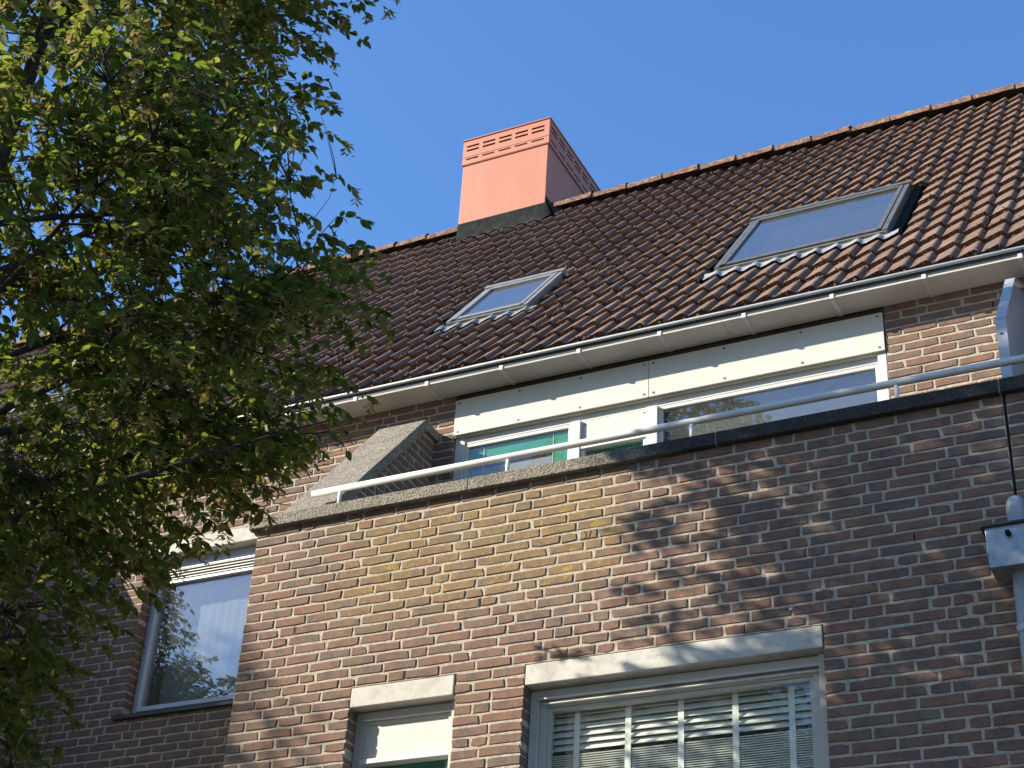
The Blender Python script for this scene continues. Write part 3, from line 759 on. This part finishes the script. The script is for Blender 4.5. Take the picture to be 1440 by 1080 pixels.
# ------------------------------------------------------------------ roof
RX0, RX1 = -18.0, 2.7
s = MB()
s.add([roof(RX0, -.06, -.02), roof(RX1, -.06, -.02), roof(RX1, URIDGE, -.02), roof(RX0, URIDGE, -.02)], [(0, 1, 2, 3)])
yr, zr = roof(0, URIDGE, -.02)[1:]
s.add([(RX0, yr, zr), (RX1, yr, zr), (RX1, 2*yr-D, 7.6), (RX0, 2*yr-D, 7.6)], [(0, 1, 2, 3)])
s.add([(RX1, D, 7.72), (RX1, yr, zr), (RX1, 2*yr-D, 7.6)], [(0, 1, 2)])
s.add([(RX0, D, 7.72), (RX0, yr, zr), (RX0, 2*yr-D, 7.6)], [(0, 1, 2)])
roofo = hp(s.obj('roof', 'dark_gap'))
roofo['label'] = 'steep roof of brown rolled concrete tiles'
def rp(o): o.parent = roofo; return o
TW, TL = .30, .332
ROLL0 = -3.30                       # a roll crest lies here
H_ROLL = .033
def wave(x):                        # roll profile: broad left flank rising to the crest, steep right flank
    f = ((x-ROLL0)/.15) % 1.0
    if f < .20: return H_ROLL*math.cos(math.pi/2*f/.20)**.9
    g_ = (f-.20)/.80
    return H_ROLL*(.80*g_+.20*g_*g_*(3-2*g_))
SK = [(-3.325, -2.035, 1.13, 2.66), (-5.668, -4.94, 1.40, 2.44), (-10.95, -10.1, 2.2, 3.6)]
TS = (.0, .28, .56, .73, .80, .85, .91, .96)
samp = [v/2 for v in TS] + [.5+v/2 for v in TS] + [1.0]
def tile_geo(seed):
    r = random.Random(seed); mb = MB()
    th = .034; vs = []
    ups = (0.0, .385)
    prof = [(-.002 + TW*s_, wave(ROLL0-.12+TW*s_)) for s_ in samp]
    jit = [r.uniform(-.004, .004) for _ in samp]
    top0 = [(x, jit[i]*.8, h+th) for i, (x, h) in enumerate(prof)]
    top1 = [(x, ups[1], h) for x, h in prof]
    n = len(samp)
    mb.add(top0+top1, [(i, i+1, n+i+1, n+i) for i in range(n-1)], .5, True)
    low = [(x, jit[i]*.8+.004, h-.010) for i, (x, h) in enumerate(prof)]
    mb.add(low+top0, [(i, i+1, n+i+1, n+i) for i in range(n-1)], .5, False)
    mb.butt = n-1
    return mb
TILES = [tile_geo(300+i) for i in range(7)]
TM = []
for tl in TILES:
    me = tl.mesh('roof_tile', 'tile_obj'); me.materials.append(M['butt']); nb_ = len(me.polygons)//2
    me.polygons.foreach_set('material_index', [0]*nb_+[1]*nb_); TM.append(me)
RM = Matrix(((1, 0, 0, 0), (0, CT, -ST, 0), (0, ST, CT, 0), (0, 0, 0, 1)))
tiles = []
x = ROLL0-.12
x -= math.ceil((x-RX0)/TW)*TW
ncol = int((RX1-x)/TW); nrow = 20
CHX0, CHX1, CHY = -7.325, -6.262, 4.90
for ci in range(ncol):
    for ri in range(nrow):
        u = .012 + ri*TL; xc = x+ci*TW
        if u > URIDGE-.12: continue
        um = u+TL/2; xm = xc+TW/2
        if any(a+.02 < xm+.10 and xm-.10 < b_-.02 and c0-.02 < um+.02 and um-.02 < c1+.0 for a, b_, c0, c1 in SK): continue
        P = roof(xc, u, 0)
        if CHX0 < xm < CHX1 and roof(0, um)[1] > CHY-.05: continue
        tiles.append((xc, u))
rk = []
for i, (xc, u) in enumerate(tiles):
    q, z = proj(roof(xc+.15, u+.16, .03))
    rk.append(((1/z**2 if (-10 < q[0] < 1450 and -10 < q[1] < 1090) else 0), i))
rk.sort(reverse=True); ind = {i for s_, i in rk[:300] if s_ > 0}
mg = MB()
for i, (xc, u) in enumerate(tiles):
    v = rng.randrange(7); rv = rng.random()
    T = Matrix.Translation(Vector(roof(xc+rng.uniform(-.003, .003), u+rng.uniform(-.006, .006), rng.uniform(-.002, .004)))) @ RM @ Matrix.Rotation(rng.uniform(-.010, .010), 4, 'Z') @ Matrix.Rotation(rng.uniform(-.006, .006), 4, 'Y')
    if i in ind: rp(inst('roof_tile', TM[v], None, T, rv))
    else:
        A = np.array(T); src = TILES[v]; V = np.array(src.v) @ A[:3, :3].T + A[:3, 3]; o_ = len(mg.v); mg.add(V, src.f, rv); mg.sm[-len(src.f):] = src.sm
t_ = rp(mg.obj('roof_tiling', 'tile_geo', None, True, fix=False)); tag(t_, kind='stuff')
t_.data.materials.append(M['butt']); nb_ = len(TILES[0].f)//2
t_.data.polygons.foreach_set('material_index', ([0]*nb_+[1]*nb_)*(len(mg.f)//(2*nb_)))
# moss and dirt caught at the tile butts
mo = MB(); octa = [(1,0,0),(-1,0,0),(0,1,0),(0,-1,0),(0,0,1)]; of = [(0,2,4),(2,1,4),(1,3,4),(3,0,4)]
for (xc, u) in tiles:
    q, z = proj(roof(xc+.15, u, .03))
    if not (-60 < q[0] < 1500): continue
    for _ in range(rng.choice((5, 9, 12, 16))):
        dx = rng.uniform(.0, TW); h = wave(xc+dx); r0 = rng.uniform(.005, .016)
        du = rng.choice((-1, -1, 1))*rng.random()**2*.022
        P = np.array(roof(xc+dx, u+du, h+(.0 if du < 0 else .034)+rng.uniform(-.004, .006)))
        a = rng.uniform(0, 6.3)
        V = [P + np.array(RM.to_3x3() @ Vector((r0*rng.uniform(.7, 1.5)*(p0[0]*math.cos(a)-p0[1]*math.sin(a)), r0*rng.uniform(.6, 1.1)*(p0[0]*math.sin(a)+p0[1]*math.cos(a)), r0*p0[2]*rng.uniform(.6, 1.3)))) for p0 in octa]
        mo.add(V, of, .5, True)
tag(rp(mo.obj('moss', 'moss', fix=False)), kind='stuff')
# ridge tiles
def ridge_geo(seed):
    r = random.Random(seed); mb = MB(); vs = []; n = 11; nl = 5; ln = .43
    for k in range(nl):
        xx = ln*k/(nl-1)
        for j in range(n):
            g_ = math.pi*(-.04+1.08*j/(n-1)); rad = .135+(.016 if k == 0 else .010*(1-k/(nl-1)))+r.uniform(-.004, .005)
            vs.append((xx+r.uniform(-.006, .006)*(k in (0, nl-1)), -rad*math.cos(g_)*1.05, rad*math.sin(g_)*.80))
    fs = [(k*n+j, k*n+j+1, (k+1)*n+j+1, (k+1)*n+j) for k in range(nl-1) for j in range(n-1)]
    mb.add(vs, fs, .5, True); return mb
RG = [ridge_geo(400+i).mesh('ridge_tile', 'ridge') for i in range(5)]
x = RX0; ry, rz = roof(0, URIDGE, .03)[1:]
while x < RX1:
    if not (CHX0-.2 < x+.1 and x+.3 < CHX1+.12):
        o = rp(inst('ridge_tile', RG[rng.randrange(5)], None, Matrix.Translation((x+.4, ry, rz-.045+rng.uniform(-.006, .006))) @ Matrix.Rotation(math.pi+rng.uniform(-.012, .012), 4, 'Z') @ Matrix.Rotation(rng.uniform(-.012, .012), 4, 'Y')))
    x += .395
# ------------------------------------------------------------------ skylights
def rbox(mb, x0, x1, u0, u1, n0, n1):
    v = [roof(xx, uu, nn) for nn in (n0, n1) for uu in (u0, u1) for xx in (x0, x1)]
    mb.add(v, [(0,2,3,1),(4,5,7,6),(0,1,5,4),(2,6,7,3),(0,4,6,2),(1,3,7,5)])
def skylight(x0, x1, u0, u1, body='velux', lab=None, apron='lead_pale'):
    b_ = MB(); w_ = .040
    rbox(b_, x0, x0+w_, u0+.02, u1-.07, -.02, .078); rbox(b_, x1-w_, x1, u0+.02, u1-.07, -.02, .078)
    rbox(b_, x0+w_, x1-w_, u0+.02, u0+.06, -.02, .060)
    rbox(b_, x0-.012, x1+.012, u1-.07, u1, -.02, .092)
    so = rp(b_.obj('skylight', body, bevel=.004))
    if lab: so['label'] = lab
    c_ = MB(); rbox(c_, x0+w_+.006, x0+w_+.040, u0+.065, u1-.072, .0, .083); rbox(c_, x1-w_-.040, x1-w_-.006, u0+.065, u1-.072, .0, .083)
    rbox(c_, x0+w_+.041, x1-w_-.041, u0+.062, u0+.125, .0, .076); rbox(c_, x0+w_+.041, x1-w_-.041, u1-.13, u1-.0725, .0, .085)
    o = c_.obj('sash', body, bevel=.004); o.parent = so
    e_ = MB(); rbox(e_, x0+.004, x1-.004, u0+.006, u0+.019, -.02, .066); o = e_.obj('sash_edge', 'velux_pale', bevel=.003); o.parent = so
    g_ = MB(); rbox(g_, x0+w_+.040, x1-w_-.040, u0+.124, u1-.129, .062, .066); o = g_.obj('pane', 'glass_sky'); o.parent = so
    l_ = MB(); rbox(l_, x0+w_+.06, x1-w_-.06, u0+.12, u1-.12, -.35, -.33); o = l_.obj('blind', 'net_curtain'); o.parent = so
    # lead apron dressed over the rolls below
    a_ = MB(); vs = []; n = int((x1-x0+.16)/.0125); us = (u0-.075, u0-.02, u0+.02)
    for i in range(n+1):
        xx = x0-.08+(x1-x0+.16)*i/n
        for kk, uu in enumerate(us): vs.append(roof(xx, uu+(rng.uniform(-.012, .012) if kk == 0 else 0), max(wave(xx), .006 if kk < 2 else .02)+.022+(.0 if kk == 0 else .004)))
    a_.add(vs, [(3*i+k, 3*i+3+k, 3*i+4+k, 3*i+1+k) for i in range(n) for k in (0, 1)], .5, True)
    o = a_.obj('lead_apron', apron, fix=False); o.parent = so
    # side flashing
    f_ = MB(); rbox(f_, x1+.001, x1+.07, u0-.0, u1+.03, -.015, .012); rbox(f_, x0-.07, x0-.001, u0-.0, u1+.03, -.015, .012); rbox(f_, x0-.07, x1+.07, u1+.031, u1+.10, -.015, .02)
    o = f_.obj('flashing', 'lead_dark'); o.parent = so
    return so
skylight(*SK[0], lab='large roof window'); skylight(*SK[1], body='velux_pale', lab='small roof window', apron='lead_mid'); skylight(*SK[2], lab='roof window behind the tree')

# ------------------------------------------------------------------ chimney
CT_Z, CB_Z = 13.587, 12.41; CYB = CHY+1.75; band = 13.240
c_ = MB(); c_.box(CHX0+.012, CHX1-.012, CHY+.012, CYB-.012, 12.25, band+.03)
ch = hp(c_.obj('chimney', 'salmon', bevel=.004)); ch['label'] = 'salmon sheet metal chimney casing'
def slotted(x0, x1, slots, z0, z1, frame):
    """thin panel with slots cut out; slots: (a0, a1, za, zb); frame maps (a, depth, z)"""
    mb = MB(); zs = sorted({z0, z1} | {v for s_ in slots for v in s_[2:]})
    for za, zb in zip(zs[:-1], zs[1:]):
        zm = (za+zb)/2; xx = x0
        for s0, s1 in sorted((s_[0], s_[1]) for s_ in slots if s_[2] < zm < s_[3]) + [(x1, x1)]:
            if s0-xx > 1e-6:
                v = [frame(a, d_, z) for z in (za, zb) for d_ in (0, .008) for a in (xx, s0)]
                mb.add(v, [(0,2,3,1),(4,5,7,6),(0,1,5,4),(2,6,7,3),(0,4,6,2),(1,3,7,5)])
            xx = s1
    o = mb.obj('vent_band', 'salmon'); o.parent = ch
def slots(a0, a1, n):
    w_ = (a1-a0); out = []; st = w_/(n+.02)
    for k in range(n):
        s0 = a0+.045+k*(w_-.06)/n; s1 = s0+(w_-.06)/n*.77
        out += [(s0, s1, CT_Z-.100, CT_Z-.074), (s0, s1, CT_Z-.156, CT_Z-.130), (s0+.003, s1, CT_Z-.280, CT_Z-.257)]
    return out
slotted(CHX0, CHX1, slots(CHX0, CHX1, 5), band, CT_Z, lambda a, d, z: (a, CHY+d, z))
slotted(CHY+.009, CYB-.009, slots(CHY, CYB, 8), band, CT_Z, lambda a, d, z: (CHX1-d, a, z))
slotted(CHY+.009, CYB-.009, slots(CHY, CYB, 8), band, CT_Z, lambda a, d, z: (CHX0+d, a, z))
slotted(CHX0, CHX1, slots(CHX0, CHX1, 5), band, CT_Z, lambda a, d, z: (a, CYB-d, z))
s = MB(); s.box(CHX0+.10, CHX1-.10, CHY+.10, CYB-.10, band+.031, CT_Z-.03); o = s.obj('flue_core', 'dark_gap'); o.parent = ch
s = MB(); s.box(CHX0-.012, CHX1+.012, CHY-.012, CYB+.012, CT_Z, CT_Z+.012); o = s.obj('cap', 'salmon', bevel=.002); o.parent = ch
s = MB()
for z_ in (CT_Z-.235, band+.012): s.box(CHX0-.004, CHX1+.004, CHY-.004, CHY-.0005, z_-.004, z_)
s.box(CHX1+.0005, CHX1+.004, CHY-.004, CYB, band+.008, band+.012)
o = s.obj('seam', 'salmon'); o.parent = ch
for fx in (.15, .51, .86):
    q = MB(); q.tube([(CHX0+(CHX1-CHX0)*fx, CHY+.009, CB_Z+.10), (CHX0+(CHX1-CHX0)*fx, CHY+.013, CB_Z+.10)], .006, 8); o = q.obj('rivet', 'screw'); o.parent = ch
# lead base flashing, wrinkled
s = MB(); vs = []; fs = []; n = 40
for i in range(n+1):
    xx = CHX0-.16+(CHX1-CHX0+.34)*i/n; e = 1 if CHX0-.01 < xx < CHX1+.03 else 0
    yu = CHY-.004 if e else CHY+.06; zu = (CB_Z+.012) if e else roof(0, (CHY+.06-RY)/CT)[2]+.08
    lowu = (CHY-RY)/CT - .16 + rng.uniform(-.018, .018)
    if not e: lowu += .12
    mid = (CHX0 if False else 0)
    vs += [(xx, yu, zu), (xx, CHY-.012 if e else CHY+.03, roof(0, (CHY-.012-RY)/CT)[2]+.045), roof(xx, lowu, wave(xx)*.75+.034+rng.uniform(0, .012))]
    if i: fs += [(3*i-3, 3*i, 3*i+1, 3*i-2), (3*i-2, 3*i+1, 3*i+2, 3*i-1)]
s.add(vs, fs, .5, True); o = s.obj('base_flashing', 'lead_dark', fix=False); o.parent = ch
s = MB(); s.box(CHX1-.011, CHX1+.002, CHY+.0, CYB, 12.1, CB_Z+.10); s.add([(CHX1+.003, CHY-.003, CB_Z+.03), (CHX1+.003, CHY+.22, CB_Z+.12), (CHX1+.20, CHY+.20, 12.45), (CHX1+.12, CHY-.02, 12.24)], [(0, 1, 2, 3)])
o = s.obj('side_flashing', 'lead_dark'); o.parent = ch

# ------------------------------------------------------------------ trees
def leaf_template():
    w = .26
    pr = [(.0, .03), (.20, .70), (.46, 1.0), (.78, .56)]
    v = [(0, 0, 0)]; 
    for (yy, ww) in pr[1:]: v += [(-w*ww, yy, .055*ww), (0, yy, -.02*math.sin(yy*3)), (w*ww, yy, .055*ww)]
    v += [(0, 1.0, -.05)]
    f = [(0, 2, 1), (0, 3, 2)]
    for k in range(2):
        a = 1+3*k; f += [(a, a+1, a+4, a+3), (a+1, a+2, a+5, a+4)]
    f += [(7, 8, 10), (8, 9, 10)]
    return np.array(v), f
LV, LF = leaf_template()
LEAF_ME = MB().add(LV, LF, .5, True).mesh('leaf', 'leaf_obj')
ENV = [(2.6, .2), (3.2, .45), (3.76, .66), (3.95, .74), (4.15, .80), (4.36, .94), (4.65, .95), (4.83, 1.12), (5.0, 1.34), (5.29, 1.52), (5.6, 1.78), (6.0, 1.86),
       (6.25, 1.72), (6.42, 1.36), (6.63, 1.14), (6.9, 1.36), (7.14, 1.56), (7.4, 1.44), (7.9, 1.50), (8.3, 1.46), (8.9, 1.42), (9.5, 1.2), (10.1, .75), (10.5, .1)]
def env(z, az=None):
    k = 1.0 if az is None else 1.0*(1-float(np.interp(z, [7.9, 8.7], [.12, .0]))*max(0.0, math.cos(az-math.radians(123)))**1.5)
    return k*float(np.interp(z, [a for a, _ in ENV], [b for _, b in ENV], left=0, right=0))
def build_tree(nleaf=30000):
    rr = random.Random(5); nr = np.random.RandomState(5)
    trunk = MB(); tp = [(0, 0, 0)]; 
    path = [np.array([0, 0, 0.0]), np.array([.02, .0, 1.2]), np.array([-.02, .03, 2.4]), np.array([-.05, .0, 3.6]), np.array([-.12, .03, 5.0]), np.array([-.10, .0, 6.5]), np.array([-.02, .05, 8.0]), np.array([.02, .02, 9.6])]
    rads = [.14, .11, .095, .078, .060, .042, .026, .01]
    trunk.tube(path, rads, 10)
    def trunk_at(z):
        zs = [p[2] for p in path]; return np.array([np.interp(z, zs, [p[i] for p in path]) for i in range(3)])
    def trunk_r(z): return float(np.interp(z, [p[2] for p in path], rads))
    nodes = []; limbs = []; twigs = MB(); tips = []                    # tips: (point, direction)
    def curve(p0, d, ln, sag, n=6, wob=.06):
        pts = [p0]; dd = d/np.linalg.norm(d); p = p0
        for i in range(n):
            dd = dd + np.array([rr.uniform(-wob, wob), rr.uniform(-wob, wob), rr.uniform(-wob, wob)+sag/n]); dd /= np.linalg.norm(dd)
            p = p + dd*ln/n; pts.append(p)
        return pts
    fixed = [(2.9, -18), (3.2, 18), (4.0, 52), (4.6, 30), (5.0, 12), (5.4, 63), (5.9, 38)]      # limbs towards the street side seen in the picture
    prim = fixed + [(2.5+i*.235, (i*137.5) % 360) for i in range(30)]
    for z0, azd in prim:
        az = math.radians(azd + rr.uniform(-12, 12)); s0 = trunk_at(z0)
        up = rr.uniform(.55, 1.15) if z0 < 7 else rr.uniform(1.0, 1.8)
        d = np.array([math.cos(az), math.sin(az), up])
        # length to reach the envelope
        ln = .3
        while ln < 3.6:
            q = s0 + d/np.linalg.norm(d)*ln
            if math.hypot(q[0], q[1]) > env(q[2], az)*.86: break
            ln += .05
        pts = curve(s0, d, ln, -.35, 8, .05)
        r0 = min(trunk_r(z0)*.42, .009+.012*ln)
        nodes.extend(pts[2:])
        mb = MB(); mb.tube(pts, [r0*(1-.88*i/8) for i in range(9)], 7); limbs.append(mb)
        for j in range(int(6+ln*9)):
            f = rr.uniform(.22, 1.0)**.8; k = min(int(f*8), 7); p0 = pts[k] + (pts[k+1]-pts[k])*(f*8-k)
            dl = pts[k+1]-pts[k]; dl = dl/np.linalg.norm(dl)
            side = np.cross(dl, [0, 0, 1.0]); side /= np.linalg.norm(side)+1e-9
            d2 = dl*rr.uniform(.4, 1.0) + side*rr.choice((-1, 1))*rr.uniform(.5, 1.1) + np.array([0, 0, rr.uniform(-.25, .45)])
            l2 = rr.uniform(.28, .75)*(1.15-.45*f)
            p2 = curve(p0, d2, l2, -.5, 5, .10)
            if any(math.hypot(w_[0], w_[1]) > env(w_[2]) for w_ in p2): continue
            nodes.extend(p2)
            twigs.tube(p2, [.0075*(1-.75*i/5)+.001 for i in range(6)], 4, cap=False)
            for q_ in range(5):
                f3 = rr.uniform(.15, 1); k3 = min(int(f3*5), 4); p3 = p2[k3] + (p2[k3+1]-p2[k3])*(f3*5-k3)
                dl3 = p2[k3+1]-p2[k3]; dl3 /= np.linalg.norm(dl3)
                sd = np.cross(dl3, [0, 0, 1.0]); sd /= np.linalg.norm(sd)+1e-9
                d3 = dl3*rr.uniform(.5, 1) + sd*rr.choice((-1, 1))*rr.uniform(.4, 1) + np.array([0, 0, rr.uniform(-.4, .2)])
                p4 = curve(p3, d3, rr.uniform(.14, .36), -.6, 3, .1)
                if any(math.hypot(p4[-1][0], p4[-1][1]) > env(p4[-1][2])*1.10+.02 for _ in (0,)): continue
                twigs.tube(p4, [.003, .0025, .002, .0012], 3, cap=False)
                tips.append((p4, sd))
    # fill the crown evenly: twigs grow from the nearest wood to points spread through its volume
    nodes = np.array(nodes); made = 0
    ph = nr.uniform(0, 6.28, 6)
    while made < 5600:
        z_ = rr.random(); z = rr.uniform(2.9, 10.2) if z_ < .62 else (rr.uniform(7.0, 9.7) if z_ < .82 else rr.uniform(4.6, 6.6)); az = rr.uniform(0, 6.283); R_ = env(z, az); rad = R_*math.sqrt(rr.uniform(.10, 1.0))
        lump = 1 + .08*math.sin(3*az+2.3*z+ph[0]) + .07*math.sin(5*az-3.1*z+ph[1])
        q = np.array([rad*lump*math.cos(az), rad*lump*math.sin(az), z])
        den = .5+.5*math.sin(q[0]*4.1+ph[2]+1.7*math.sin(q[2]*2.2))*math.sin(q[1]*3.7+ph[3])*math.sin(q[2]*4.6+ph[4])
        if rr.random()*R_ > 1.9 or rr.random() > .58+.65*den: continue
        dd = nodes-q; dist = np.linalg.norm(dd*np.array([1, 1, 1.6]), axis=1) + .5*np.maximum(0, np.hypot(nodes[:, 0], nodes[:, 1])-math.hypot(q[0], q[1]))
        k = int(np.argmin(dist))
        if dist[k] > .75: continue
        p0 = nodes[k]; v = q-p0; l_ = np.linalg.norm(v)
        if l_ < .08: v = q*np.array([1, 1, .2]); v = v/np.linalg.norm(v)*.2
        wv = np.array([rr.gauss(0, .10), rr.gauss(0, .10), rr.gauss(.03, .08)])*l_
        p4 = [p0, p0+v*.33+wv, p0+v*.68+wv*.9, p0+v]
        sd = np.cross(v, [0, 0, 1.0]); sd /= np.linalg.norm(sd)+1e-9
        twigs.tube(p4, [.0035, .0026, .0018, .0010], 3, cap=False)
        out = np.array([q[0], q[1], -.15]); out /= np.linalg.norm(out)
        e4 = [p4[2], p4[3], p4[3]+out*.06+np.array([0, 0, -.01]), p4[3]+out*.13+np.array([0, 0, -.035])]
        tips.append((e4, sd)); made += 1
    # leaves set alternately along every last twig in flat drooping sprays
    leaves = []; fruits = []
    per = max(4, nleaf/len(tips))
    for p4, sd in tips:
        n = int(per*rr.uniform(.6, 1.4)+.5)
        for i in range(n):
            f = rr.uniform(.05, 1.05); k = min(int(f*3), 2); p = p4[k]+(p4[k+1]-p4[k])*(f*3-k)
            ax = p4[k+1]-p4[k]; ax = ax/np.linalg.norm(ax); s_ = sd*(1 if i % 2 else -1)
            y = ax*rr.uniform(.3, .9)+s_*rr.uniform(.5, 1.0)+np.array([rr.gauss(0, .25), rr.gauss(0, .25), rr.gauss(-.30, .32)]); y /= np.linalg.norm(y)
            up = np.array([rr.gauss(0, .42), rr.gauss(0, .42), 1.0]); xx = np.cross(y, up); xx /= np.linalg.norm(xx); zz = np.cross(xx, y)
            sz = rr.uniform(.040, .080)
            leaves.append((p, np.stack([xx, y, zz], 1)*sz, rr.random()**1.3))
        if rr.random() < .42:
            fruits.append(p4[-1])
    return trunk, limbs, twigs, leaves, fruits
TR, LIMBS, TWIGS, LEAVES, FRUITS = build_tree(90000)
T0 = np.array([-5.2, -3.0, 0.0])
# fruit catkins: hanging bunches of three-lobed bracts
fr = MB(); rf = random.Random(9)
for p in FRUITS:
    ln = rf.uniform(.06, .10); col = rf.random()
    for k in range(rf.randint(10, 16)):
        c0 = np.array(p) + np.array([rf.gauss(0, .008), rf.gauss(0, .008), -ln*rf.random()])
        a = rf.uniform(0, 6.28); dv = np.array([math.cos(a), math.sin(a), rf.uniform(-1.1, .1)]); dv /= np.linalg.norm(dv)
        sd = np.cross(dv, [0, 0, 1.0]); sd /= np.linalg.norm(sd)+1e-9; l_ = rf.uniform(.030, .050)
        fr.add([c0, c0+dv*l_*.45+sd*l_*.16, c0+dv*l_, c0+dv*l_*.45-sd*l_*.16], [(0, 1, 2, 3)], min(1, max(0, col+rf.gauss(0, .15))))
LARR = np.array([l[0] for l in LEAVES])
def leafmesh(skip):
    ids = [i for i in range(len(LEAVES)) if i not in skip]
    P = np.stack([LEAVES[i][0] for i in ids]); A = np.stack([LEAVES[i][1] for i in ids]); Rv = np.array([LEAVES[i][2] for i in ids])
    V = np.einsum('nij,kj->nki', A, LV) + P[:, None, :]
    nv = len(LV); me = bpy.data.meshes.new('crown')
    faces = []
    base = np.arange(len(ids))*nv
    F3 = np.array([f for f in LF if len(f) == 3]); F4 = np.array([f for f in LF if len(f) == 4])
    f3 = (F3[None]+base[:, None, None]).reshape(-1, 3); f4 = (F4[None]+base[:, None, None]).reshape(-1, 4)
    me.vertices.add(len(ids)*nv); me.vertices.foreach_set('co', V.astype(np.float32).ravel())
    loops = np.concatenate([f3.ravel(), f4.ravel()]); me.loops.add(len(loops)); me.loops.foreach_set('vertex_index', loops.astype(np.int32))
    st = np.concatenate([np.arange(len(f3))*3, len(f3)*3+np.arange(len(f4))*4]); me.polygons.add(len(st)); me.polygons.foreach_set('loop_start', st.astype(np.int32))
    a = me.attributes.new('rnd', 'FLOAT', 'POINT'); a.data.foreach_set('value', np.repeat(Rv, nv).astype(np.float32))
    me.update(calc_edges=True); me.validate(); me.polygons.foreach_set('use_smooth', [True]*len(me.polygons)); me.materials.append(M['leaf_geo']); return me
# the largest leaves in the picture are parts of their own
sc_ = []
for i, (p, A, rv) in enumerate(LEAVES):
    P = p+T0+A[:, 1]*.5; q, z = proj(P)
    if 0 < q[0] < 1440 and 0 < q[1] < 1080:
        facing = abs((A[:, 2]/np.linalg.norm(A[:, 2])) @ ((P-CAM)/np.linalg.norm(P-CAM)))
        sc_.append((facing*np.linalg.norm(A[:, 1])**2/z**2, i))
sc_.sort(reverse=True); BIG = {i for _, i in sc_[:300]}
tree = empty('hornbeam_tree', tuple(T0)); tag(tree, 'dense green street tree with tan fruit clusters in front of the house', 'tree', 'street trees')
def part(mb, nm, mat, par, attr=False):
    o = mb.obj(nm, mat, None, attr, fix=False); o.parent = par; return o
tparts = [part(TR, 'trunk', 'bark', tree)] + [part(l, 'branch', 'bark', tree) for l in LIMBS]
tparts.append(tag(part(TWIGS, 'twigs', 'bark', tree), kind='stuff'))
tparts.append(tag(part(fr, 'fruit_clusters', 'fruit', tree, True), kind='stuff'))
cm = bpy.data.objects.new('crown', leafmesh(BIG)); COL.objects.link(cm); cm.parent = tree; tag(cm, kind='stuff')
for i in BIG:
    p, A, rv = LEAVES[i]
    mw = Matrix([[A[0, 0], A[0, 1], A[0, 2], p[0]], [A[1, 0], A[1, 1], A[1, 2], p[1]], [A[2, 0], A[2, 1], A[2, 2], p[2]], [0, 0, 0, 1]])
    inst('leaf', LEAF_ME, tree, mw, rv)
def copy_tree(loc, rot, scale, label):
    e = empty('hornbeam_tree', loc); e.rotation_euler = (0, 0, rot); e.scale = scale; tag(e, label, 'tree', 'street trees')
    for o in tparts + [cm]:
        c = o.copy(); COL.objects.link(c); c.parent = e
    return e
copy_tree((-12.58, -3.0, 0), 2.1, (1, 1, .97), 'street tree further left whose shadow touches the bay corner')
copy_tree((-18.0, -13.0, 0), 4.0, (1.7, 1.7, 1.25), 'tree across the street mirrored in the louvred window')
copy_tree((-8.6, -13.5, 0), 1.0, (1.6, 1.6, 1.55), 'tall tree across the street mirrored in the dormer window')
